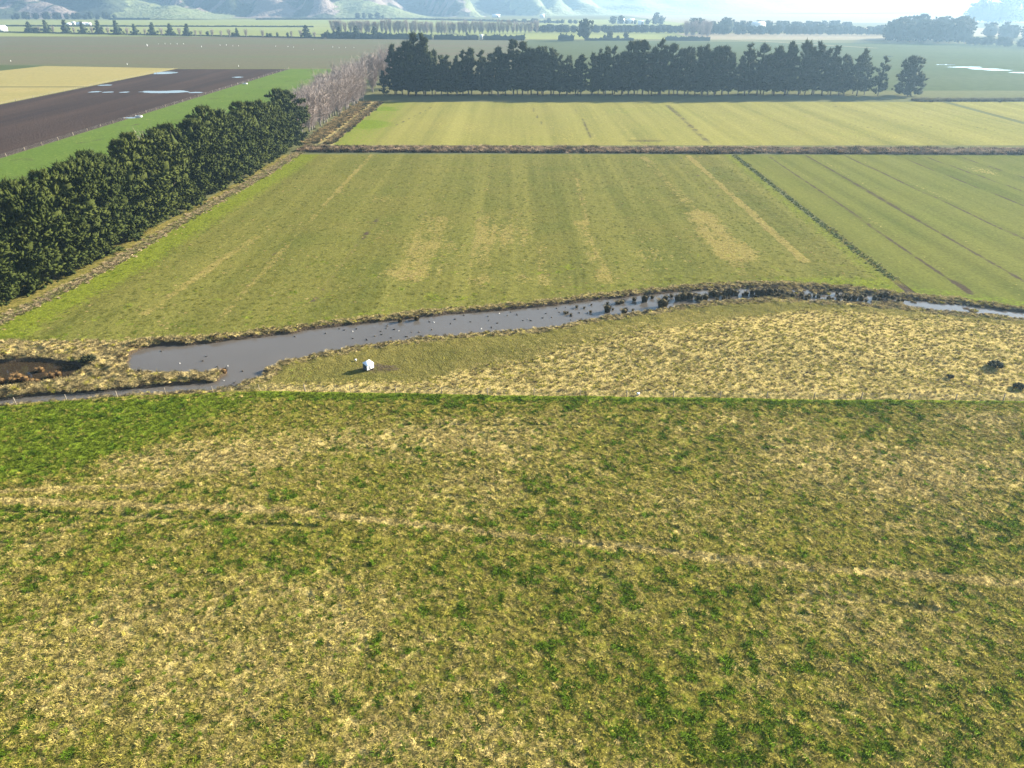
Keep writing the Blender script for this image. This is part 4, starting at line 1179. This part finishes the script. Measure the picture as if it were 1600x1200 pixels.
def rush(px, py, s, label, grp, mats=RM, h=1.0, z=-.4):
    x, y = map(float, G(px, py, z)); o = obj('rush_clump', mats[random.randrange(len(mats))])
    o.location = (x, y, z); o.rotation_euler.z = random.random() * 6.28; s = s * (.75 if mats is RT else 1); o.scale = (s, s, s * h)
    return tag(o, label, 'rushes', grp)
GR = 'rush clumps in the stream'
rush(1035, 480, 1.75, 'big round dark rush clump standing alone by the near bank of the stream', GR)
rush(949, 487, 1.15, 'rush clump in open water with another close behind it', GR, h=1.15)
rush(975, 490, .95, 'low rush clump at the near bank left of the big round one', GR)
rush(1007, 471, 1.1, 'upright rush clump near the far bank above the big round one', GR, h=1.2)
rush(972, 473, .9, 'flat dark rush clump in the middle of the stream', GR, h=.6); rush(965, 474, .8, 'flat dark rush clump joined to its right neighbour', GR, h=.6); rush(991, 470, .7, 'small rush clump near the far bank', GR)
rush(625, 503, .75, 'left one of two small rush clumps at the far bank over blue water', GR); rush(651, 500, .8, 'right one of two small rush clumps at the far bank over blue water', GR)
for j, (px, py, s) in enumerate([(1059, 469, 1.1), (1068, 467, 1.5), (1078, 466, 1.3), (1019, 466, .7), (1040, 468, .8), (1092, 468, 1.0), (1102, 468, 1.3), (1110, 461, 1.0), (1116, 462, 1.2), (1133, 461, 1.2), (1141, 460, 1.4), (1150, 461, 1.1), (1166, 461, .9), (1175, 459, 1.0), (1184, 460, 1.2), (1192, 461, 1.4), (1203, 460, 1.4), (1211, 459, 1.2), (1222, 458, 1.0), (1238, 464, 1.0), (1252, 463, .9), (1262, 466, .9), (1278, 464, .7), (1288, 459, .8), (1310, 466, .9), (1322, 468, 1.1), (1335, 468, 1.2), (1345, 468, 1.1), (1352, 463, .8), (1366, 468, 1.1), (1376, 464, .9), (1384, 463, 1.0), (1395, 467, .8), (1410, 471, .6), (1208, 464, .9), (1216, 463, .9), (1230, 461, .8), (1245, 468, .7)]):
    rush(px, py, s * random.uniform(.75, 1.0), 'dark rush clump crowding the shallow reedy reach of the stream', GR, z=-.38)
for j in range(60):      # little ones
    px = random.uniform(1045, 1420); py = np.interp(px, [1045, 1250, 1420], [466, 460, 472]) + random.uniform(-5, 9)
    rush(px, py, random.uniform(.3, .6), 'small dark rush tuft in the shallow reedy reach of the stream', 'small rush tufts in the stream', z=-.36)
for j in range(16):
    px = random.uniform(880, 1010); py = np.interp(px, [880, 1010], [488, 476]) + random.uniform(-8, 8)
    rush(px, py, random.uniform(.25, .45), 'tiny dark rush tuft in open water of the stream', 'tiny rush tufts in the stream')
for px, py, s, lab in ((65, 580, 1.0, 'lone round rusty rush clump in the middle of the dark pond'), (30, 592, 1.3, 'largest rusty rush clump in the dark pond'), (40, 595, 1.2, 'rusty rush clump right of the largest one in the pond'), (23, 597, 1.0, 'rusty rush clump at the near left of the largest one'), (82, 590, 1.1, 'rusty rush clump near the right shore of the pond'), (92, 587, 1.0, 'rightmost rusty rush clump of the pond'), (58, 598, .9, 'low rusty rush clump at the near shore of the pond'), (3, 598, 1.1, 'rusty rush clump cut by the left edge of the picture'), (50, 597, .8, 'small rusty rush clump between larger ones at the near shore'), (350, 583, 1.0, 'rusty rush clump at the tip of the grassy spit')):
    rush(px, py, s, lab, 'rusty rush clumps of the pond', RT)

def scrub(x, y, s, label, seed):
    root = empty('scrub_bush', (x, y, float(wet_z(np.array([[x, y]]))[0])))
    r = np.random.default_rng(seed); n = 90
    th = r.random(n) * 6.28; ph = np.arccos(r.random(n)); q = s * (0.4 + .6 * r.random(n) ** .5)
    c = np.c_[q * np.sin(ph) * np.cos(th), q * np.sin(ph) * np.sin(th), .15 + .7 * q * np.cos(ph)]
    V, T = join(spindles(c, np.c_[np.cos(th), np.sin(th), .6 + 0 * th], np.full(n, .6 * s), np.full(n, .16 * s), r, 5, 4))
    kid('foliage', mesh_np('foliage', V, T, M['scrub']), root)
    mb = MB()
    for i in range(7):
        a = i * .9; mb.tube([[0, 0, -.05], [math.cos(a) * s * .4, math.sin(a) * s * .4, s * .4], [math.cos(a) * s, math.sin(a) * s, s * .75]], [.05, .035, .01], 5)
    kid('stem', mb.mesh('stem', M['bark']), root)
    return tag(root, label, 'bush', 'dark bushes in the dry paddock')
for px, py, s, lab, k in ((1553, 576, .85, 'dark round bush alone in the dry straw paddock', 1), (1592, 607, .65, 'dark bush near the fence at the right edge', 2), (1484, 592, .4, 'low dark bush in a hollow left of the round one', 3)):
    x, y = map(float, G(px, py)); scrub(x, y, s, lab, k)
x, y = map(float, G(140, 566)); o = scrub(x, y, .9, 'dark green shrub on the right shore of the dark pond', 5)

# ------------------------------------------------------------------ hut, fences, troughs, birds
x, y = map(float, G(576, 577)); zh = float(wet_z(np.array([[x, y]]))[0])
hut = empty('hut', (x, y, zh), R(52))
tag(hut, 'small white box hut on skids in the short grass by the stream', 'hut')
W, D, Hh = 1.35, 0.95, 1.05
mb = MB()
V = [(-W/2, -D/2, .18), (W/2, -D/2, .18), (W/2, D/2, .18), (-W/2, D/2, .18), (-W/2, -D/2, Hh - .15), (W/2, -D/2, Hh - .15), (W/2, D/2, Hh + .1), (-W/2, D/2, Hh + .1)]
mb.add(V, [[0, 1, 5, 4], [1, 2, 6, 5], [2, 3, 7, 6]], ()); kid('wall', mb.mesh('wall', M['white']), hut)
mb = MB(); mb.add([(-W/2 - .004, -D/2, .18), (-W/2 - .004, D/2, .18), (-W/2 - .004, D/2, Hh + .1), (-W/2 - .004, -D/2, Hh - .15), (-W/2 + .03, -D/2, .18), (-W/2 + .03, D/2, .18), (-W/2 + .03, D/2, Hh + .1), (-W/2 + .03, -D/2, Hh - .15)], [[1, 0, 3, 2], [4, 5, 6, 7]])
kid('shade_painted_side', mb.mesh('shade_painted_side', M['shade_and_cover']), hut)  # the shade on this side is put into its dark colour
mb = MB(); sl = .25 / D
for a, b in ((-D/2 - .06, D/2 + .04),):
    za = Hh - .15 + (a + D/2) * sl; zb = Hh - .15 + (b + D/2) * sl
    w2 = W/2 + .05
    wl = W/2 + .006
    V = [(-wl, a, za), (w2, a, za), (w2, b, zb), (-wl, b, zb)]; V += [(p[0], p[1], p[2] + .05) for p in V]
    mb.add(V, [[0, 3, 2, 1], [4, 5, 6, 7], [0, 1, 5, 4], [1, 2, 6, 5], [2, 3, 7, 6], [3, 0, 4, 7]])
kid('roof', mb.mesh('roof', M['whiter']), hut)
mb = MB(); mb.box((0, -D/2 - .012, .52), (.5, .02, .6)); kid('door', mb.mesh('door', M['white']), hut)
for sx in (-.35, .35):
    mb = MB(); mb.box((sx, 0, .09), (.1, D + .35, .2)); kid('skid', mb.mesh('skid', M['darkwood']), hut)

def bucket(px, py, label, s=1.0, name='bucket', cat='bucket'):
    x, y = map(float, G(px, py)); z = float(wet_z(np.array([[x, y]]))[0])
    mb = MB(); mb.tube([[0, 0, 0], [0, 0, .3 * s], [0, 0, .34 * s]], [.17 * s, .22 * s, .24 * s], 12)
    root = empty(name, (x, y, z)); kid('body', mb.mesh('body', M['whiter']), root)
    mb = MB(); a = np.linspace(0, math.pi, 9)
    mb.tube(np.c_[.23 * s * np.cos(a), 0 * a, .34 * s + .2 * s * np.sin(a)], .012 * s, 5); kid('handle', mb.mesh('handle', M['wire']), root)
    return tag(root, label, cat)
bucket(556, 564, 'small white bucket lying in the grass left of the hut', .75)
bucket(997, 617, 'white tub standing against the near fence', .95)

def post_mesh(h, w): 
    mb = MB(); mb.box((0, 0, h / 2 - .1), (w, w, h + .2), 0, .85); mb.box((0, 0, h + .0 + .03), (w * .8, w * .8, .06), 0, .3); return mb.mesh('post', M['post'])
def fence(name, pts, step, h, w, label, zf=None, wires=5, grp=None):
    pts = np.array(pts, float); seg = np.r_[0, np.cumsum(np.hypot(*np.diff(pts, axis=0).T))]
    n = int(seg[-1] / step); s = np.linspace(0, seg[-1], n + 1)
    xs_ = np.interp(s, seg, pts[:, 0]); ys_ = np.interp(s, seg, pts[:, 1]); zs = zf(xs_, ys_) if zf else np.zeros(n + 1)
    root = empty(name, (xs_[0], ys_[0], 0)); pm = post_mesh(h, w)
    for a, b, c in zip(xs_, ys_, zs):
        o = obj('post', pm, root, (a - xs_[0], b - ys_[0], c)); o.rotation_euler = (random.uniform(-.05, .05), random.uniform(-.05, .05), random.random())
        k_ = random.uniform(.9, 1.1); o.scale = (k_, k_, k_)
    for k in range(wires):
        mb = MB(); zz = h * (.2 + .75 * k / (wires - 1))
        mb.tube(np.c_[xs_ - xs_[0], ys_ - ys_[0], zs + zz], .006, 4); obj('wire', mb.mesh('wire', M['wire']), root)
    return tag(root, label, 'fence', grp)
fxp = np.linspace(-76, 76, 60)
fence('wire_fence', np.c_[fxp, fence_y(fxp) + .25], 6.6, 1.15, .11, 'post and wire fence between the near pasture and the stream paddock', lambda x, y: 0.1 + 0 * x)
fence('wire_fence', [(-183.9, 255), (-184.0, 638)], 11.0, 1.3, .22, 'pale post and wire fence along the edge of the ploughed field', None, 4)
fence('wire_fence', [(-279.6, 330), (-278.6, 638)], 16.0, 1.2, .2, 'fence between the ploughed field and the straw paddocks', None, 4)

# white trough by the fence of the ploughed field
def trough(px, py, label):
    x, y = map(float, G(px, py)); root = empty('trough', (x, y, 0)); mb = MB()
    for c, d in (((0, 0, .1), (3.0, 1.2, .2)), ((0, -.55, .45), (3.0, .1, .5)), ((0, .55, .45), (3.0, .1, .5)), ((-1.45, 0, .45), (.1, 1.0, .5)), ((1.45, 0, .45), (.1, 1.0, .5))): mb.box(c, d)
    kid('basin', mb.mesh('basin', M['white']), root)
    mb = MB(); mb.box((.9, 0, .72), (.7, 1.0, .05)); kid('cover', mb.mesh('cover', M['shade_and_cover']), root)
    return tag(root, label, 'trough', 'white troughs by the ploughed field')
trough(217, 183, 'white concrete trough at the fence beside a puddle'); trough(383, 131.5, 'white trough near the far right end of the ploughed field fence')

# white marker stakes in the bare field
mk = MB(); mk.box((0, 0, .9), (.55, .55, 1.8), 0, .6); mk.box((0, 0, 1.85), (.3, .3, .1), 0, .4)
mkm = mk.mesh('marker', M['whiter'])
for j, (px, py, s) in enumerate([(230, 72, 2.0), (315, 73.5, 1.3), (248, 69, .8), (258, 69, 1.2), (267, 69, .9), (277, 69, 1.0), (287, 69, 1.1), (344, 71, .9), (354, 71, 1.1), (364, 72, .9), (373, 72, .9), (431, 73, 1.1), (450, 73.5, 1.0), (459, 74, .9), (490, 78, .9), (520, 74, 1.1), (530, 75, 1.0), (540, 75, .9), (553, 75, .9), (199, 101, 1.0), (17, 96, .9), (373, 104, 1.0)]):
    x, y = map(float, G(px, py)); o = obj('marker_stake', mkm); o.location = (x, y, 0); s *= .62; o.scale = (s, s, s)
    tag(o, {0: 'tallest white stake standing in the wide bare field', 1: 'second tallest white stake, between two rows of small ones', 19: 'white stake on the near edge of the bare field', 20: 'white stake on the bare field edge at the far left', 21: 'white stake on the bare field edge above the ploughed corner'}.get(j, 'small white stake in a broken row across the wide bare field'), 'stake', 'white stakes in the bare field')

# ducks
def duck_mesh(dark=True):
    m = bpy.data.meshes.new('duck')
    mb = MB()
    prof = [(-.30, .02, .10), (-.24, .06, .09), (-.12, .13, .08), (.02, .15, .08), (.14, .12, .09), (.20, .07, .13), (.205, .045, .20), (.22, .05, .25), (.27, .045, .27), (.31, .022, .255), (.36, .018, .245)]
    n = 8; V = []
    for a, r_, z in prof:
        t = np.linspace(0, 6.28318, n, endpoint=False); V.append(np.c_[np.full(n, a), r_ * np.cos(t), z + r_ * .8 * np.sin(t)])
    V = np.concatenate(V); Qd = []
    for i in range(len(prof) - 1):
        for j in range(n): Qd.append([i * n + j, i * n + (j + 1) % n, (i + 1) * n + (j + 1) % n, (i + 1) * n + j])
    mb.add(V, Qd); me = mb.mesh('duck', M['duck' if dark else 'duck_w'], True)
    me.materials.append(M['beak'])
    for p in me.polygons:
        if p.index >= 8 * n: p.material_index = 1
    return me
DM, DW = duck_mesh(), duck_mesh(False)
dk_px = [(252, 549), (322, 557), (317, 564), (340, 573), (379, 580), (356, 572, 1), (281, 568, 1), (350, 595, 1), (367, 598), (362, 602), (461, 526), (509, 521), (530, 514), (538, 516), (557, 514), (551, 518, 1), (551, 529), (595, 518), (596, 523), (604, 513), (611, 528), (605, 509), (616, 515), (623, 517, 1), (634, 526), (637, 526), (675, 515), (671, 503), (678, 504, 1), (704, 506), (725, 493), (752, 514, 1), (764, 501), (768, 512), (763, 494), (793, 493), (798, 488), (780, 490, 1), (817, 501), (825, 499, 1), (829, 501), (848, 497), (862, 496), (870, 482), (841, 483), (892, 500), (853, 490), (893, 494), (896, 483), (884, 480), (655, 519), (696, 522), (735, 503), (586, 525), (643, 519), (711, 499), (777, 505), (808, 492), (874, 488), (918, 490), (905, 489), (573, 531)]
for j, e in enumerate(dk_px):
    w_ = len(e) > 2
    x, y = map(float, G(e[0], e[1], -.4)); o = obj('duck', DW if w_ else DM); o.location = (x, y, -.43); o.rotation_euler.z = random.random() * 6.28
    s = random.uniform(.7, .95) * (.75 if w_ else 1); o.scale = (s, s, s)
    tag(o, 'small pale duck floating on the still grey stream' if w_ else 'small dark duck floating on the still grey stream', 'duck', 'pale ducks on the stream' if w_ else 'dark ducks on the stream')

# far farm buildings
def house(px, py, w, d, h, label, rz=0.0, mat='white', roof='roof', cat='building'):
    x, y = far_at(px, py); root = empty('farm_building', (x, y, 0), rz); mb = MB(); mb.box((0, 0, h / 2), (w, d, h)); kid('wall', mb.mesh('wall', M[mat]), root)
    mb = MB(); o_ = .4; rh = d * .28
    V = [(-w/2 - o_, -d/2 - o_, h), (w/2 + o_, -d/2 - o_, h), (w/2 + o_, d/2 + o_, h), (-w/2 - o_, d/2 + o_, h), (-w/2 - o_, 0, h + rh), (w/2 + o_, 0, h + rh)]
    mb.add(V, [[0, 1, 5, 4], [2, 3, 4, 5], [3, 2, 1, 0]], [[0, 4, 3], [1, 2, 5]]); kid('roof', mb.mesh('roof', M[roof]), root)
    mb = MB(); mb.box((w * .2, -d/2 - .03, h * .45), (w * .16, .06, h * .8)); kid('door', mb.mesh('door', M['darkwood']), root)
    return tag(root, label, cat, 'far farm buildings')
house(-2, 49, 26, 14, 6, 'white shed at the far left end of the row of conical trees', .1, 'white', 'whiter')
for px, py, w, h, lab in ((106, 39.5, 14, 3, 'long pale shed, left one of the row behind the conical trees'), (115, 38.5, 8, 5, 'small white building in the row of pale sheds'), (129, 39.5, 24, 3, 'longest pale shed of the row behind the conical trees'), (139, 40, 11, 4, 'white shed at the right end of the pale row'), (77, 28, 12, 7, 'white farmhouse below the pink slope, left one of two'), (93, 28, 10, 9, 'white farmhouse below the pink slope, right one of two'), (263, 26.5, 22, 7, 'white farmhouse on the pale green slope'), (298, 26, 10, 6, 'small white house by the pale cliff'), (315, 27, 30, 5, 'low pale shed right of the cliff'), (847, 28, 14, 9, 'white house under the pale hills'), (970, 37, 18, 8, 'white farm building, left one below the hazy trees'), (985, 37, 18, 8, 'white farm building, right one below the hazy trees'), (1001, 39, 14, 7, 'white shed low beside the hazy trees'), (1001, 49, 12, 7, 'white shed in front of the dark belt'), (752, 62, 5, 6, 'little white building in the hedge gap'), (1183, 51, 22, 14, 'tall white shed in the uneven far belt'), (775, 27.5, 26, 6, 'long white roofed shed at the hill foot'), (1124, 52, 14, 8, 'pale shed left of the tall white one')):
    house(px, py, w, w * .5, h, lab, random.uniform(-.2, .2), 'white', 'whiter')

# ------------------------------------------------------------------ hills
FOREST, SCRUB, GRASS = 0, 1, 2
SP = [(-220, 3300, 230, 20, 2520, 260, SCRUB), (-40, 3200, 220, 95, 2480, 190, SCRUB), (90, 3300, 250, 172, 2470, 210, FOREST), (110, 3600, 260, 150, 2700, 260, FOREST), (-60, 2700, 60, 20, 2450, 120, FOREST),
      (170, 3000, 70, 300, 2400, 330, GRASS), (240, 4000, 280, 330, 2900, 330, FOREST), (270, 2950, 95, 312, 2560, 60, SCRUB), (330, 3500, 250, 350, 2900, 300, FOREST), (345, 3200, 180, 370, 2600, 150, SCRUB), (380, 3300, 240, 440, 2560, 170, SCRUB),
      (435, 3300, 230, 512, 2520, 140, SCRUB), (520, 3500, 230, 590, 2640, 170, SCRUB), (560, 3600, 240, 610, 2800, 130, SCRUB), (540, 2800, 55, 640, 2450, 200, GRASS), (620, 4300, 290, 690, 3000, 340, FOREST), (690, 4100, 270, 720, 3000, 260, FOREST),
      (665, 3500, 190, 730, 2700, 110, SCRUB), (700, 3300, 140, 745, 2700, 60, GRASS), (760, 4400, 250, 800, 3100, 300, FOREST), (770, 3700, 190, 850, 2900, 130, GRASS), (815, 3900, 190, 880, 3000, 130, GRASS), (850, 4200, 190, 930, 3100, 200, GRASS),
      (900, 6400, 420, 930, 4600, 800, FOREST), (960, 4600, 110, 1010, 3400, 600, GRASS), (1060, 4800, 130, 1120, 3600, 700, GRASS), (1040, 4300, 70, 1050, 4000, 160, FOREST), (1220, 7600, 430, 1230, 5600, 1200, FOREST), (1180, 5200, 90, 1260, 4000, 800, GRASS),
      (1420, 8200, 330, 1440, 6000, 1500, GRASS), (1650, 8500, 360, 1640, 6200, 1600, GRASS), (1330, 6000, 120, 1380, 4600, 900, GRASS), (-500, 3400, 260, -300, 2500, 350, FOREST), (-900, 3600, 300, -700, 2600, 450, GRASS), (1950, 8000, 350, 1900, 6000, 1600, FOREST)]
def hill_field(x, y):
    h = np.zeros_like(x); w = np.zeros((len(x), 3)); best = np.full(len(x), -1.0)
    wx = x + 150 * (fbm(x, y, 230, 4, 1) - .5); wy = y + 150 * (fbm(x, y, 230, 4, 2) - .5)
    for pa, Ya, Za, pb, Yb, wd, kd in SP:
        xa, _ = AT(pa, 20, Ya); xb, _ = AT(pb, 20, Yb)
        ex, ey = xb - xa, Yb - Ya; t = ((wx - xa) * ex + (wy - Ya) * ey) / (ex * ex + ey * ey)
        tc = np.clip(t, 0, 1); d = np.hypot(wx - xa - tc * ex, wy - Ya - tc * ey)
        crest = Za * (1 - tc) ** .8 + 3
        width = wd * (0.55 + .6 * (1 - tc))
        z = crest * np.clip(1 - d / width, 0, 1) ** 1.15
        k = z > best; best = np.where(k, z, best); w[k] = np.eye(3)[kd]
    n = fbm(x, y, 90, 4, 3)
    h = best * (0.62 + .5 * n + .28 * fbm(x, y, 34, 3, 5)) + best.clip(0, 20) / 20 * 5 * (n - .5)
    f = fbm(x, y, 70, 4, 4); sc = w[:, 1]
    w[:, 0] = np.clip(w[:, 0] + sc * sstep(.52, .60, f) * .9, 0, 1); w[:, 1] = np.clip(w[:, 1], 0, 1)
    return h - .6, w
hx = np.r_[np.arange(-4200, 1400, 22.0), np.arange(1400, 7000, 60.0)]; hy = np.r_[np.arange(2330, 3600, 18.0), np.arange(3600, 9000, 70.0)]
X, Y, Qh = grid(hx, hy); hz, hw = hill_field(X, Y)
t = NT('hill_cover'); p = t.pos()
at = t.n('ShaderNodeAttribute', attribute_name='cover'); sep = t.n('ShaderNodeSeparateColor'); t.l(at.outputs['Color'], sep.inputs[0])
nf = t.ramp(t.noise(p, .02, 5, .7), .35, .65)
rag = lambda s: t.ramp(t.math('ADD', s, t.math('MULTIPLY', t.math('SUBTRACT', t.noise(p, .03, 4, .7, 9), .5), .8)), .4, .6)
col = t.mix(nf, (.105, .13, .045), (.14, .15, .06))
col = t.mix(rag(sep.outputs[1]), col, t.mix(nf, (.115, .088, .075), (.20, .155, .13)))
col = t.mix(rag(sep.outputs[0]), col, t.mix(nf, (.020, .030, .014), (.042, .052, .024)))
t.bump(t.math('MULTIPLY', t.noise(p, .06, 3, .6), 9), 1.0)
keep = (hz[Qh] > -.55).any(1); q = Qh[keep]; u, inv = np.unique(q.ravel(), return_inverse=True)
o = obj('hills', mesh_np('hills', np.c_[X[u], Y[u], hz[u]], inv.reshape(-1, 4), t.done(col, .95), True, {'cover': hw[u]}))
tag(o, 'hazy hills with spurs, forest and scrub closing the plain', 'hills', kind='structure')

# ------------------------------------------------------------------ haze: one even box of air round camera and scene
top = float(hz.max()) + 40
mb = MB(); mb.box((800, 4600, (top - 2.2) / 2), (20000, 11400, top + 2.2))
t = NT('haze_air'); t.t.nodes.remove(t.b)
pv = t.n('ShaderNodeVolumePrincipled')
pv.inputs['Color'].default_value = (0.43, 0.69, 1.0, 1)
pv.inputs['Density'].default_value = HAZE_DENSITY
pv.inputs['Anisotropy'].default_value = 0.42
t.l(pv.outputs[0], [n_ for n_ in t.t.nodes if n_.type == 'OUTPUT_MATERIAL'][0].inputs['Volume'])
o = obj('haze', mb.mesh('haze', t.m)); tag(o, 'thin blue white winter haze over the plain', 'haze', kind='stuff')
